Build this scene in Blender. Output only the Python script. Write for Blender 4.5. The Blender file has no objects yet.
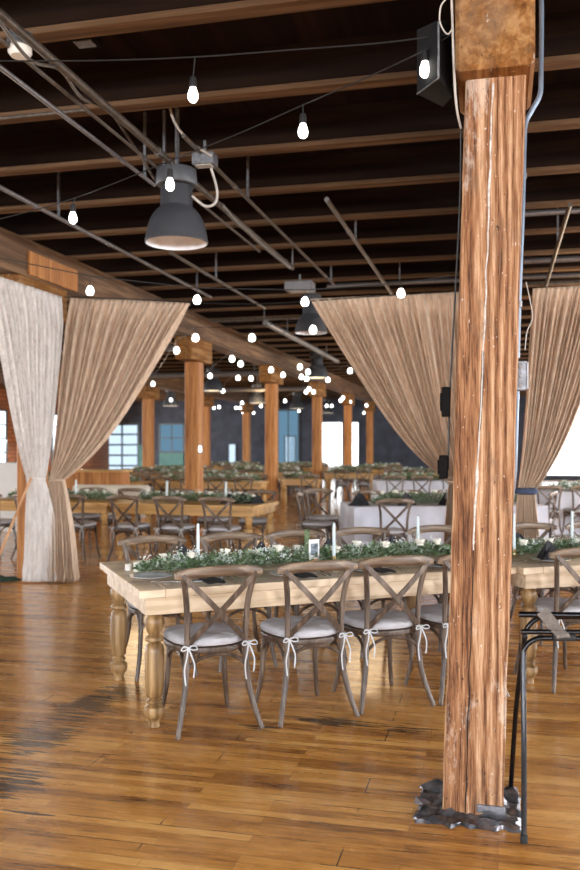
import bpy, bmesh, math, random
from mathutils import Vector, Matrix, noise
random.seed(7)
PI = math.pi
S = bpy.context.scene
COL = S.collection
F, H, HZ = 860.0, 1.55, 447.0          # focal length in px, eye height, horizon row
A = math.radians(13.6)                  # the building's grid against the view direction
CA, SA = math.cos(A), math.sin(A)

def g(X, Y, z=0.0):                     # building grid -> scene
    return Vector((X*CA + Y*SA, -X*SA + Y*CA, z))
def at(px, py, d):                      # a point seen at px,py standing d metres away
    return Vector(((px-290)/F*d, d, H - (py-HZ)/F*d))

# ------------------------------------------------------------------ mesh builder
class MB:
    def __init__(s): s.v = []; s.f = []; s.m = []; s.mi = 0
    def add(s, vs, fs):
        o = len(s.v); s.v += [tuple(v) for v in vs]
        for f in fs: s.f.append([o+i for i in f]); s.m.append(s.mi)
        return s
    def box(s, c, d, rz=0.0, bev=0.0, M=None):
        hx, hy, hz = d[0]/2, d[1]/2, d[2]/2
        if bev > 0:
            b = min(bev, hx*.9, hy*.9, hz*.9)
            vs = []; 
            for (sx, sy) in ((-1,-1),(1,-1),(1,1),(-1,1)):
                for z, k in ((-hz, b),(-hz+b, 0),(hz-b, 0),(hz, b)):
                    # two corner points per corner
                    if (sx, sy) in ((-1,-1),(1,1)):
                        vs.append((sx*(hx-k), sy*(hy-b-k*.0), z)) ; vs.append((sx*(hx-b), sy*(hy-k), z))
                    else:
                        vs.append((sx*(hx-b), sy*(hy-k), z)); vs.append((sx*(hx-k), sy*(hy-b), z))
            def idx(c, l, k): return c*8 + l*2 + k
            ring = [[idx(c, l, k) for c in range(4) for k in range(2)] for l in range(4)]
            fs = []
            for l in range(3):
                for i in range(8):
                    j = (i+1) % 8
                    fs.append((ring[l][i], ring[l][j], ring[l+1][j], ring[l+1][i]))
            fs.append(ring[0][::-1]); fs.append(ring[3])
        else:
            vs = [(x*hx, y*hy, z*hz) for z in (-1, 1) for (x, y) in ((-1,-1),(1,-1),(1,1),(-1,1))]
            fs = [(3,2,1,0),(4,5,6,7),(0,1,5,4),(1,2,6,5),(2,3,7,6),(3,0,4,7)]
        if M is None: M = Matrix.Rotation(rz, 3, 'Z')
        c = Vector(c)
        return s.add([M @ Vector(v) + c for v in vs], fs)
    def tube(s, path, r, seg=8, closed=False, flat=1.0, caps=True):
        P = [Vector(p) for p in path]; n = len(P)
        R = r if isinstance(r, (list, tuple)) else [r]*n
        T = []
        for i in range(n):
            a = P[(i-1) % n] if (closed or i > 0) else P[i]
            b = P[(i+1) % n] if (closed or i < n-1) else P[i]
            t = (b-a); T.append(t.normalized() if t.length > 1e-9 else Vector((0,0,1)))
        up = Vector((0,0,1)) if abs(T[0].z) < .9 else Vector((0,1,0))
        nrm = (up - T[0]*up.dot(T[0])).normalized()
        vs = []
        for i in range(n):
            nrm = (nrm - T[i]*nrm.dot(T[i])).normalized()
            bn = T[i].cross(nrm)
            for k in range(seg):
                a = 2*PI*k/seg
                vs.append(P[i] + nrm*(math.cos(a)*R[i]) + bn*(math.sin(a)*R[i]*flat))
        fs = []
        for i in range(n if closed else n-1):
            j = (i+1) % n
            for k in range(seg):
                l = (k+1) % seg
                fs.append((i*seg+k, i*seg+l, j*seg+l, j*seg+k))
        if caps and not closed:
            fs.append([k for k in range(seg)][::-1]); fs.append([(n-1)*seg+k for k in range(seg)])
        return s.add(vs, fs)
    def strip(s, path, w, t, wdir):     # rectangular section along a path; wdir = direction of the width
        P = [Vector(p) for p in path]; n = len(P); vs = []; wd = Vector(wdir)
        W = w if isinstance(w, (list, tuple)) else [w]*n
        for i in range(n):
            tg = (P[min(i+1, n-1)]-P[max(i-1, 0)]).normalized()
            a = (wd - tg*wd.dot(tg)).normalized(); b = tg.cross(a)
            for (x, y) in ((-1,-1),(1,-1),(1,1),(-1,1)): vs.append(P[i] + a*(x*W[i]/2) + b*(y*t/2))
        fs = []
        for i in range(n-1):
            for k in range(4):
                l = (k+1) % 4
                fs.append((i*4+k, i*4+l, i*4+4+l, i*4+4+k))
        fs += [(3,2,1,0), tuple((n-1)*4+k for k in range(4))]
        return s.add(vs, fs)
    def lathe(s, prof, c=(0,0,0), seg=20, M=None, cap=True):
        c = Vector(c); vs = []; n = len(prof)
        for (r, z) in prof:
            for k in range(seg):
                a = 2*PI*k/seg; p = Vector((r*math.cos(a), r*math.sin(a), z))
                if M: p = M @ p
                vs.append(p + c)
        fs = [(i*seg+k, i*seg+(k+1) % seg, (i+1)*seg+(k+1) % seg, (i+1)*seg+k) for i in range(n-1) for k in range(seg)]
        if cap and prof[0][0] > 1e-5: fs.append([k for k in range(seg)][::-1])
        if cap and prof[-1][0] > 1e-5: fs.append([(n-1)*seg+k for k in range(seg)])
        return s.add(vs, fs)
    def build(s, name, mat, parent=None, smooth=False, loc=None, rz=0.0):
        me = bpy.data.meshes.new(name); me.from_pydata(s.v, [], s.f)
        mats = mat if isinstance(mat, (list, tuple)) else [mat]
        for m in mats: me.materials.append(m)
        if len(mats) > 1: me.polygons.foreach_set('material_index', s.m)
        bm = bmesh.new(); bm.from_mesh(me); bmesh.ops.recalc_face_normals(bm, faces=bm.faces); bm.to_mesh(me); bm.free()
        if smooth:
            me.polygons.foreach_set('use_smooth', [True]*len(me.polygons))
            try: me.set_sharp_from_angle(angle=math.radians(42))
            except Exception: pass
        me.update()
        o = bpy.data.objects.new(name, me); COL.objects.link(o)
        if parent: o.parent = parent
        if loc is not None: o.location = loc
        if rz: o.rotation_euler.z = rz
        return o

def tag(o, label=None, cat=None, group=None, kind=None):
    if label: o['label'] = label
    if cat: o['category'] = cat
    if group: o['group'] = group
    if kind: o['kind'] = kind
    return o
def empty(name, loc=(0,0,0), rz=0.0, label=None, cat=None, group=None):
    o = bpy.data.objects.new(name, None); COL.objects.link(o); o.empty_display_size = .1
    o.location = loc; o.rotation_euler.z = rz
    return tag(o, label, cat, group)
KIDS = {}
def dup(root, loc, rz, label, group=None):
    def cp(o, par):
        c = o.copy(); COL.objects.link(c)
        if par: c.parent = par
        for ch in list(o.children): cp(ch, c)
        return c
    r = cp(root, None); r.location = loc; r.rotation_euler.z = rz; r['label'] = label
    if group: r['group'] = group
    return r
def curve_pts(pts, n=8):                # Catmull-Rom through points
    P = [Vector(p) for p in pts]; out = []
    for i in range(len(P)-1):
        a = P[max(i-1,0)]; b = P[i]; c = P[i+1]; d = P[min(i+2, len(P)-1)]
        for k in range(n):
            t = k/n
            out.append(.5*((2*b)+(c-a)*t+(2*a-5*b+4*c-d)*t*t+(3*b-3*c+d-a)*t**3))
    out.append(P[-1]); return out

# ------------------------------------------------------------------ materials
def mat(name):
    m = bpy.data.materials.new(name); m.use_nodes = True
    nt = m.node_tree; return m, nt, nt.nodes, nt.links, nt.nodes['Principled BSDF']
def ramp(N, stops, interp='LINEAR'):
    r = N.new('ShaderNodeValToRGB'); e = r.color_ramp.elements
    while len(e) < len(stops): e.new(.5)
    for el, (p, c) in zip(e, stops): el.position = p; el.color = (*c, 1) if len(c) == 3 else c
    r.color_ramp.interpolation = interp
    return r
def coords(N, L, scale=(1,1,1), rot=0.0, kind='Object', loc=(0,0,0)):
    tc = N.new('ShaderNodeTexCoord'); mp = N.new('ShaderNodeMapping')
    L.new(tc.outputs[kind], mp.inputs[0]); mp.inputs['Scale'].default_value = scale
    mp.inputs['Rotation'].default_value = (0,0,rot); mp.inputs['Location'].default_value = loc
    return mp.outputs[0]
def nz(N, L, vec, scale=5, detail=4, rough=.6, dist=0.0):
    n = N.new('ShaderNodeTexNoise'); n.inputs['Scale'].default_value = scale; n.inputs['Detail'].default_value = detail
    n.inputs['Roughness'].default_value = rough; n.inputs['Distortion'].default_value = dist
    if vec is not None: L.new(vec, n.inputs['Vector'])
    return n.outputs['Fac']
def mix(N, L, fac, a, b, mode='MIX'):
    m = N.new('ShaderNodeMix'); m.data_type = 'RGBA'; m.blend_type = mode
    for sock, v in ((m.inputs[0], fac), (m.inputs[6], a), (m.inputs[7], b)):
        if hasattr(v, 'default_value') or hasattr(v, 'links'): L.new(v, sock)
        elif isinstance(v, tuple): sock.default_value = (*v, 1)
        else: sock.default_value = v
    return m.outputs[2]
def math_(N, L, op, a, b=0.0, clamp=False):
    m = N.new('ShaderNodeMath'); m.operation = op; m.use_clamp = clamp
    for sock, v in ((m.inputs[0], a), (m.inputs[1], b)):
        if hasattr(v, 'links'): L.new(v, sock)
        else: sock.default_value = v
    return m.outputs[0]
def bump(N, L, h, b, strength=.3, dist=.01):
    n = N.new('ShaderNodeBump'); n.inputs['Strength'].default_value = strength; n.inputs['Distance'].default_value = dist
    L.new(h, n.inputs['Height']); L.new(n.outputs[0], b.inputs['Normal'])
def plain(name, col, rough=.5, metal=0.0, var=.12, scale=12, emit=None, estr=0, spec=.5):
    m, nt, N, L, b = mat(name)
    f = nz(N, L, coords(N, L), scale, 3)
    c2 = tuple(max(0, c*(1-var*2)) for c in col); c1 = tuple(min(1, c*(1+var)) for c in col)
    r = ramp(N, [(.3, c2), (.7, c1)]); L.new(f, r.inputs[0]); L.new(r.outputs[0], b.inputs['Base Color'])
    b.inputs['Roughness'].default_value = rough; b.inputs['Metallic'].default_value = metal
    b.inputs['Specular IOR Level'].default_value = spec
    if emit: b.inputs['Emission Color'].default_value = (*emit, 1); b.inputs['Emission Strength'].default_value = estr
    return m
def wood(name, dark, mid, light, rough=.5, axis='Z', fine=40, b_str=.3, spot=0.0, spec=.5, weather=None):
    m, nt, N, L, b = mat(name)
    sc = {'Z': (1,1,.05), 'X': (.05,1,1), 'Y': (1,.05,1)}[axis]
    v = coords(N, L, sc)
    g1 = nz(N, L, v, fine, 5, .65, .6); g2 = nz(N, L, v, fine*.22, 3, .5, 1.4)
    s = math_(N, L, 'ADD', math_(N, L, 'MULTIPLY', g1, .55), math_(N, L, 'MULTIPLY', g2, .45))
    r = ramp(N, [(.34, dark), (.5, mid), (.64, light)]); L.new(s, r.inputs[0]); col = r.outputs[0]
    if weather:
        p = nz(N, L, coords(N, L, (1,1,.5)), 3.0, 6, .7)
        pr = ramp(N, [(.52, (0,0,0)), (.68, (1,1,1))]); L.new(p, pr.inputs[0])
        col = mix(N, L, math_(N, L, 'MULTIPLY', pr.outputs[0], .55), col, weather)
    if spot:
        p = nz(N, L, coords(N, L, (1,1,.45)), 38, 2, .5)
        pr = ramp(N, [(.70, (0,0,0)), (.74, (1,1,1))]); L.new(p, pr.inputs[0])
        col = mix(N, L, math_(N, L, 'MULTIPLY', pr.outputs[0], spot), col, (.02,.012,.008))
        p2 = nz(N, L, coords(N, L, (1,1,.6), loc=(5,3,1)), 22, 4, .6)
        pr2 = ramp(N, [(.66, (0,0,0)), (.70, (1,1,1))]); L.new(p2, pr2.inputs[0])
        col = mix(N, L, math_(N, L, 'MULTIPLY', pr2.outputs[0], spot*.6), col, (.62,.56,.5))
    L.new(col, b.inputs['Base Color']); b.inputs['Roughness'].default_value = rough
    b.inputs['Specular IOR Level'].default_value = spec
    if b_str: bump(N, L, s, b, b_str, .006)
    return m
def glow(name, col, strength):
    m, nt, N, L, b = mat(name); N.remove(b)
    e = N.new('ShaderNodeEmission'); e.inputs[0].default_value = (*col, 1); e.inputs[1].default_value = strength
    L.new(e.outputs[0], N['Material Output'].inputs[0]); return m

M = {}
def post_mat():
    m, nt, N, L, b = mat('weathered_post_wood')
    v = coords(N, L, (1,1,.035)); fine = nz(N, L, v, 190, 3, .75, .2); med = nz(N, L, v, 75, 4, .65, .5)
    wv = N.new('ShaderNodeTexWave'); wv.wave_type = 'RINGS'; wv.rings_direction = 'Z'; wv.inputs['Scale'].default_value = 15; wv.inputs['Distortion'].default_value = 4
    wv.inputs['Detail'].default_value = 3; wv.inputs['Detail Scale'].default_value = 1.4
    L.new(coords(N, L, (1,1,.12), loc=(.05,.35,0)), wv.inputs['Vector'])
    s = math_(N, L, 'ADD', math_(N, L, 'ADD', math_(N, L, 'MULTIPLY', fine, .52), math_(N, L, 'MULTIPLY', med, .32)), math_(N, L, 'MULTIPLY', wv.outputs['Fac'], .16))
    r = ramp(N, [(.34, (.045,.016,.007)), (.43, (.21,.090,.038)), (.52, (.34,.170,.080)), (.68, (.60,.39,.235))]); L.new(s, r.inputs[0]); col = r.outputs[0]
    p = nz(N, L, coords(N, L, (1,1,.4)), 6.0, 6, .75); pr = ramp(N, [(.55, (0,0,0)), (.66, (1,1,1))]); L.new(p, pr.inputs[0])
    col = mix(N, L, math_(N, L, 'MULTIPLY', pr.outputs[0], .5), col, (.16,.105,.07))
    p = nz(N, L, coords(N, L, (1,1,.35), loc=(2,2,2)), 4.0, 6, .75); pr = ramp(N, [(.56, (0,0,0)), (.62, (1,1,1))]); L.new(p, pr.inputs[0])
    col = mix(N, L, math_(N, L, 'MULTIPLY', math_(N, L, 'MULTIPLY', pr.outputs[0], fine), .8), col, (.70,.60,.50))
    for sc_, th, c_, lo in ((44, .71, (.015,.008,.005), 0), (60, .71, (.015,.008,.005), 9), (60, .72, (.66,.60,.54), 5), (90, .70, (.66,.60,.54), 12)):
        q = nz(N, L, coords(N, L, (1,1,.5), loc=(lo,3,1)), sc_, 3, .6); qr = ramp(N, [(th, (0,0,0)), (th+.02, (1,1,1))]); L.new(q, qr.inputs[0])
        col = mix(N, L, math_(N, L, 'MULTIPLY', qr.outputs[0], .85), col, c_)
    L.new(col, b.inputs['Base Color']); b.inputs['Roughness'].default_value = .75; b.inputs['Specular IOR Level'].default_value = .25
    bump(N, L, s, b, .9, .006); return m
M['post'] = post_mat()
M['post_bg'] = wood('far_post_wood', (.15,.045,.010), (.42,.165,.040), (.62,.30,.09), .6, 'Z', 40, .3)
M['bolster'] = wood('bolster_wood', (.06,.02,.006), (.22,.095,.026), (.38,.21,.085), .85, 'Y', 30, .7, .8, .15, (.26,.18,.11))
M['girder'] = wood('girder_wood', (.03,.014,.007), (.115,.058,.026), (.26,.15,.075), .8, 'Y', 18, .4)
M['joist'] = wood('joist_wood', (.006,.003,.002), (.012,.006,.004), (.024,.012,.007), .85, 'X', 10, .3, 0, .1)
M['joist_lit'] = wood('lit_joist_wood', (.04,.022,.012), (.12,.068,.035), (.24,.15,.088), .8, 'X', 10, .3, 0, .15)  # lit copy of the joist wood, lightened for the undersides
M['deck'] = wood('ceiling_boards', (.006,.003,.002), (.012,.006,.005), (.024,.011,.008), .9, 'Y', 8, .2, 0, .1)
M['chair'] = wood('chair_wood', (.018,.010,.006), (.075,.047,.031), (.20,.145,.105), .4, 'Z', 40, .2)
M['rail'] = wood('chair_rail_wood', (.03,.015,.008), (.12,.075,.045), (.30,.215,.14), .4, 'X', 34, .2)
M['table'] = wood('table_wood', (.32,.22,.13), (.60,.46,.31), (.78,.65,.49), .36, 'X', 20, .1)
M['tleg'] = wood('table_leg_wood', (.06,.028,.009), (.28,.165,.066), (.54,.37,.185), .36, 'Z', 26, .2)
M['table_bg'] = wood('honey_table_wood', (.30,.15,.045), (.56,.32,.11), (.70,.45,.19), .38, 'X', 16, .1)
M['cushion'] = plain('cushion_cloth', (.46,.45,.47), .9, 0, .06, 9)
M['tie'] = plain('tie_cloth', (.52,.53,.54), .9, 0, .05, 20)
M['black_metal'] = plain('black_tube_metal', (.008,.008,.010), .22, .5, .1)
M['rubber'] = plain('black_rubber', (.015,.015,.015), .7)
M['webbing'] = plain('grey_webbing', (.20,.165,.14), .85, 0, .2, 60)
M['conduit'] = plain('galvanised_conduit', (.21,.20,.20), .42, .6, .1, 30)
M['conduit_blue'] = plain('blue_grey_conduit', (.20,.26,.34), .35, .35, .08, 20)
M['pipe'] = plain('old_ceiling_pipe', (.13,.11,.09), .5, .4, .2, 20)
M['cable'] = plain('black_cable', (.012,.012,.012), .5)
M['pale_cable'] = plain('pale_cable', (.5,.47,.42), .5)
M['box_metal'] = plain('box_metal', (.22,.23,.25), .45, .5, .2, 30)
M['dark_box'] = plain('dark_box_paint', (.006,.005,.005), .8, 0, spec=.1)
M['lamp_shade'] = plain('dark_grey_shade_paint', (.055,.058,.066), .45, .1, .06)
M['lamp_in'] = plain('white_shade_lining', (.86,.86,.88), .6, 0, .05)
M['flash'] = plain('crumpled_sheet_metal', (.22,.22,.24), .28, .75, .4, 12)
M['caulk'] = plain('old_caulk', (.60,.57,.53), .7, 0, .2, 60)
M['crack'] = plain('open_crack', (.012,.007,.005), .9)
M['speaker'] = plain('speaker_black', (.005,.005,.006), .75, 0, .2, 30, spec=.2)
M['plate'] = plain('white_plate', (.62,.63,.66), .25, 0, .02)
M['steel'] = plain('cutlery_steel', (.45,.44,.43), .22, .9, .1)
M['napkin'] = plain('black_napkin', (.012,.012,.016), .85, 0, .2, 40)
M['candle'] = plain('dusty_blue_candle', (.62,.72,.74), .5, 0, .03, emit=(.6,.7,.7), estr=0)
M['brass'] = plain('brass_holder', (.45,.33,.16), .3, .8)
M['card'] = plain('white_card', (.8,.8,.78), .6, 0, .02)
M['photo'] = plain('photo_print', (.16,.20,.24), .4, 0, .6, 60)
M['votive'] = plain('frosted_votive', (.72,.70,.64), .4, 0, .05)
M['leaf'] = plain('leaf_green', (.15,.235,.10), .5, 0, .38, 60)
M['leaf_pale'] = plain('leaf_eucalyptus', (.42,.52,.40), .55, 0, .25, 60)
M['bloom'] = plain('cream_petals', (.84,.80,.70), .7, 0, .05, 30)
M['breath'] = plain('white_filler_flowers', (.82,.86,.84), .7, 0, .05, 30)
M['cloth'] = plain('white_tablecloth', (.58,.59,.66), .85, 0, .04, 6)
M['bulb'] = glow('lit_bulb_glass', (1.0,.96,.88), 9.0)
M['bulb_far'] = glow('lit_bulb_glass_far', (.93,.97,.93), 7.0)
M['lamp_glow'] = glow('lamp_disc', (1.0,.80,.48), 3.0)
M['sky_white'] = glow('window_daylight', (.96,.99,1.0), 3.4)
M['sky_blue'] = glow('window_daylight_blue', (.60,.76,.92), 1.15)
M['sky_teal'] = glow('window_daylight_teal', (.22,.42,.60), .55)
M['frame_dark'] = plain('dark_window_frame', (.05,.07,.08), .5)
M['navy'] = plain('dark_slate_paint', (.045,.052,.075), .7, 0, .25, 2)
M['tealp'] = plain('teal_paint', (.07,.20,.17), .6, 0, .15, 2)
M['cream'] = plain('cream_upholstery', (.62,.56,.46), .85, 0, .05, 6)
M['whitep'] = plain('white_cabinet_paint', (.72,.72,.70), .6, 0, .03, 4)
M['green_cloth'] = plain('dark_green_cloth', (.02,.06,.045), .9, 0, .3, 14)
M['pole_wood'] = wood('broom_handle_wood', (.35,.16,.06), (.5,.25,.1), (.6,.33,.15), .5, 'Z', 10, 0)
M['bluecloth'] = plain('navy_tie_cloth', (.045,.065,.12), .8, 0, .2, 20)

def brick_mat():
    m, nt, N, L, b = mat('brick_wall')
    v = coords(N, L, (1,1,1)); sw = N.new('ShaderNodeSeparateXYZ'); L.new(v, sw.inputs[0])
    cb = N.new('ShaderNodeCombineXYZ'); L.new(math_(N, L, 'ADD', sw.outputs[0], sw.outputs[1]), cb.inputs[0]); L.new(sw.outputs[2], cb.inputs[1])
    br = N.new('ShaderNodeTexBrick'); L.new(cb.outputs[0], br.inputs['Vector'])
    br.inputs['Color1'].default_value = (.32,.12,.05,1); br.inputs['Color2'].default_value = (.22,.085,.04,1)
    br.inputs['Mortar'].default_value = (.10,.055,.035,1); br.inputs['Scale'].default_value = 1
    br.inputs['Brick Width'].default_value = .5; br.inputs['Row Height'].default_value = .17; br.inputs['Mortar Size'].default_value = .02
    L.new(br.outputs[0], b.inputs['Base Color']); b.inputs['Roughness'].default_value = .85
    return m
M['brick'] = brick_mat()

def floor_mat():
    m, nt, N, L, b = mat('worn_maple_strip_floor')
    base = coords(N, L, (1,1,1), A)     # rotate into the building grid
    br = N.new('ShaderNodeTexBrick'); L.new(base, br.inputs['Vector'])
    br.inputs['Color1'].default_value = (0,0,0,1); br.inputs['Color2'].default_value = (1,1,1,1); br.inputs['Mortar'].default_value = (.5,.5,.5,1)
    br.inputs['Scale'].default_value = 1; br.inputs['Brick Width'].default_value = .95; br.inputs['Row Height'].default_value = .058
    br.inputs['Mortar Size'].default_value = .0011; br.inputs['Mortar Smooth'].default_value = .1; br.offset = .37; br.offset_frequency = 3
    br.inputs['Bias'].default_value = 0
    # plank to plank tone + long grain
    mp = N.new('ShaderNodeMapping'); L.new(base, mp.inputs[0]); mp.inputs['Scale'].default_value = (1.4, 17, 1)
    grain = nz(N, L, mp.outputs[0], 4, 6, .65, .4)
    mp2 = N.new('ShaderNodeMapping'); L.new(base, mp2.inputs[0]); mp2.inputs['Scale'].default_value = (.9, 3.2, 1)
    blot = nz(N, L, mp2.outputs[0], 1.3, 5, .6)
    sep = N.new('ShaderNodeSeparateColor'); L.new(br.outputs[0], sep.inputs[0])
    s = math_(N, L, 'ADD', math_(N, L, 'ADD', math_(N, L, 'MULTIPLY', sep.outputs[0], .19), math_(N, L, 'MULTIPLY', grain, .48)), math_(N, L, 'MULTIPLY', blot, .40))
    r = ramp(N, [(.33, (.085,.026,.006)), (.45, (.40,.158,.030)), (.56, (.64,.285,.060)), (.70, (.86,.47,.14))]); L.new(s, r.inputs[0])
    col = r.outputs[0]
    # dark scuffs along the boards
    mp3 = N.new('ShaderNodeMapping'); L.new(base, mp3.inputs[0]); mp3.inputs['Scale'].default_value = (2.2, 26, 1); mp3.inputs['Location'].default_value = (3,7,0)
    sc = nz(N, L, mp3.outputs[0], 1.6, 4, .6); sr = ramp(N, [(.565, (0,0,0)), (.66, (1,1,1))]); L.new(sc, sr.inputs[0])
    mp4 = N.new('ShaderNodeMapping'); L.new(base, mp4.inputs[0]); mp4.inputs['Scale'].default_value = (.7, .9, 1); mp4.inputs['Location'].default_value = (1.3,.4,0)
    area = nz(N, L, mp4.outputs[0], 1.2, 2, .5); ar = ramp(N, [(.45, (0,0,0)), (.6, (1,1,1))]); L.new(area, ar.inputs[0])
    k = math_(N, L, 'MULTIPLY', math_(N, L, 'MULTIPLY', sr.outputs[0], ar.outputs[0]), .75)
    col = mix(N, L, k, col, (.05,.025,.012))
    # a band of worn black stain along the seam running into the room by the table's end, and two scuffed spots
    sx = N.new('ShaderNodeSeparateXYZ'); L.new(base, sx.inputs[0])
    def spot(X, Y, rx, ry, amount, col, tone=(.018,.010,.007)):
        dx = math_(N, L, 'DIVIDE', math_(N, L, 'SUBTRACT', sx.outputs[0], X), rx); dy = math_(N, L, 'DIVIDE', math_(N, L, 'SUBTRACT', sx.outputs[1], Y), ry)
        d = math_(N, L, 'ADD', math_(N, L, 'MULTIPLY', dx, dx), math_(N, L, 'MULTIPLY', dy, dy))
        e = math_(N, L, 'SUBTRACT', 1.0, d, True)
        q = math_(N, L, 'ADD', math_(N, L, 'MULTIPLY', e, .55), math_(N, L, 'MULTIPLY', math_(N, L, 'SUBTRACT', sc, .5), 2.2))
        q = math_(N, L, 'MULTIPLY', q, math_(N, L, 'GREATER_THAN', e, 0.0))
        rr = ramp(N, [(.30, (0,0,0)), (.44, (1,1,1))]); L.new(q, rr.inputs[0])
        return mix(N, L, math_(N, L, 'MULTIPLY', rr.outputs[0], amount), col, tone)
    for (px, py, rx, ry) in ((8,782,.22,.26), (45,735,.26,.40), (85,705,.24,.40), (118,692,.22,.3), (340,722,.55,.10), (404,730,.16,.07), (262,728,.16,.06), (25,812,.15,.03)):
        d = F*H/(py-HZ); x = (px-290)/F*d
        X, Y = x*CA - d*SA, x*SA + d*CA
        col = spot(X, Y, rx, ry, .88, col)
    # darker joints
    jr = br.outputs['Fac']
    col = mix(N, L, math_(N, L, 'MULTIPLY', jr, .62), col, (.03,.014,.007))
    # heavy cross seams in the depth direction
    b2 = N.new('ShaderNodeTexBrick'); L.new(base, b2.inputs['Vector']); b2.inputs['Scale'].default_value = 1; b2.inputs['Brick Width'].default_value = 1.35; b2.inputs['Row Height'].default_value = .174
    b2.inputs['Mortar Size'].default_value = .0032; b2.offset = .43; b2.offset_frequency = 2
    gaps = nz(N, L, base, 2.6, 3, .6); gr = ramp(N, [(.47, (0,0,0)), (.55, (1,1,1))]); L.new(gaps, gr.inputs[0])
    col = mix(N, L, math_(N, L, 'MULTIPLY', math_(N, L, 'MULTIPLY', b2.outputs['Fac'], gr.outputs[0]), .85), col, (.02,.01,.005))
    L.new(col, b.inputs['Base Color'])
    rg = ramp(N, [(.3, (.16,.16,.16)), (.75, (.36,.36,.36))]); L.new(nz(N, L, mp2.outputs[0], 3.5, 6, .7), rg.inputs[0]); L.new(rg.outputs[0], b.inputs['Roughness'])
    hgt = math_(N, L, 'SUBTRACT', math_(N, L, 'MULTIPLY', grain, .25), jr)
    bump(N, L, math_(N, L, 'ADD', hgt, math_(N, L, 'MULTIPLY', sep.outputs[0], .5)), b, .35, .0012)
    b.inputs['Specular IOR Level'].default_value = .6
    b.inputs['Coat Weight'].default_value = .35; b.inputs['Coat Roughness'].default_value = .12
    return m
M['floor'] = floor_mat()

def drape_mat(name, c0, c1, trans):
    m, nt, N, L, b = mat(name)
    v = coords(N, L, (1,1,.22)); f1 = nz(N, L, v, 22, 5, .7, .5); f2 = nz(N, L, coords(N, L), 120, 3, .7)
    s = math_(N, L, 'ADD', math_(N, L, 'MULTIPLY', f1, .55), math_(N, L, 'MULTIPLY', f2, .45))
    r = ramp(N, [(.36, c0), (.62, c1)]); L.new(s, r.inputs[0]); L.new(r.outputs[0], b.inputs['Base Color'])
    b.inputs['Roughness'].default_value = .85; bump(N, L, f2, b, .3, .003)
    t = N.new('ShaderNodeBsdfTranslucent'); L.new(r.outputs[0], t.inputs[0])
    ms = N.new('ShaderNodeMixShader'); ms.inputs[0].default_value = trans
    L.new(b.outputs[0], ms.inputs[1]); L.new(t.outputs[0], ms.inputs[2]); L.new(ms.outputs[0], N['Material Output'].inputs[0])
    return m
M['drape_pale'] = drape_mat('pale_linen_drape', (.52,.47,.43), (.90,.86,.82), .12)
M['drape'] = drape_mat('sand_linen_drape', (.50,.36,.25), (.93,.74,.56), .24)

# ------------------------------------------------------------------ the setting
XL, XR, YB, YF, ZD = -20.0, 10.8, -6.0, 42.0, 4.22
def gbox(name, X0, X1, Y0, Y1, z0, z1, m, bev=0.0, kind='structure', parent=None):
    """box aligned with the building, its own origin at its centre"""
    b = MB().box((0,0,0), (X1-X0, Y1-Y0, z1-z0), 0, bev)
    o = b.build(name, m, parent, loc=g((X0+X1)/2, (Y0+Y1)/2, (z0+z1)/2), rz=-A)
    if kind: o['kind'] = kind
    return o
fl = MB().add([g(XL,YB,0), g(XR,YB,0), g(XR,YF,0), g(XL,YF,0), g(XL,YB,-.1), g(XR,YB,-.1), g(XR,YF,-.1), g(XL,YF,-.1)],
              [(0,1,2,3),(7,6,5,4),(0,4,5,1),(1,5,6,2),(2,6,7,3),(3,7,4,0)]).build('floor', M['floor']); fl['kind'] = 'structure'
gbox('ceiling', XL, XR, YB, YF, ZD, ZD+.1, M['deck'])
gbox('wall_left', XL-.2, XL, YB, YF, 0, ZD, M['brick'])
gbox('wall_right', XR, XR+.2, YB, YF, 0, ZD, M['brick'])
gbox('wall_back', XL, XR, YB-.2, YB, 0, ZD, M['brick'])
gbox('wall_far', XL, XR, YF, YF+.2, 0, ZD, M['navy'])

nj = 0
y = 4.50 - 1.08*9
while y < 41.5:
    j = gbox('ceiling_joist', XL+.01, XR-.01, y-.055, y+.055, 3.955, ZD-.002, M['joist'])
    s_ = MB().box((0,0,-.1515), (XR-XL-.02, .125, .038), 0, .004).build('joist_lit_strip', M['joist_lit'], j); nj += 1  # light on the joist's underside, put in as a paler strip
    y += 1.08

def girder(X):
    Y = YB+.01
    gbox('ceiling_girder', X-.17, X+.17, YB+.01, YF-.01, 3.485, 3.912, M['girder'])
girder(-.02); girder(-5.36); girder(-10.8); girder(5.4)

def post(X, Y, label, m, w=.26):
    t = empty('wooden_post', g(X, Y, 0), -A, label, 'post', 'timber posts of the hall')
    MB().box((0,0,1.54), (w, w, 3.08), 0, .018).build('post_shaft', m, t)
    MB().box((0,0,3.283), (.32, 1.1, .40), 0, .02).build('bolster', M['bolster'], t)
    return t
PY = [9.12, 14.65, 20.1, 25.5, 31.0, 36.5]
names = ['timber post wrapped by the tied left drapes', 'timber post rising behind the long table with garland, nearest clear post', 'timber post in the middle of the hall, second clear post of its row',
         'timber post just before the bright far window', 'narrow far timber post over the bright window', 'farthest timber post right of the bright window']
for Y, n in zip(PY, names): post(-5.32, Y, n, M['post_bg'], .27)
post(-.10, 9.25, 'timber post hidden behind the big front post', M['post_bg'])
post(-10.8, 25.5, 'timber post between the gridded window and the teal panel', M['post_bg'], .3)
post(-10.8, 31.0, 'far timber post just right of the nearest clear post', M['post_bg'], .3)
post(-10.8, 36.5, 'far timber post in front of the slate wall', M['post_bg'], .3)
post(-10.8, 20.1, 'timber post half covered by the left swept drape', M['post_bg'])
b = MB().box((0,0,0), (.03, 1.15, .27), 0, .005); o = b.build('girder_light_board', M['post_bg'], loc=g(-5.172, 9.35, 3.64), rz=-A)
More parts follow.
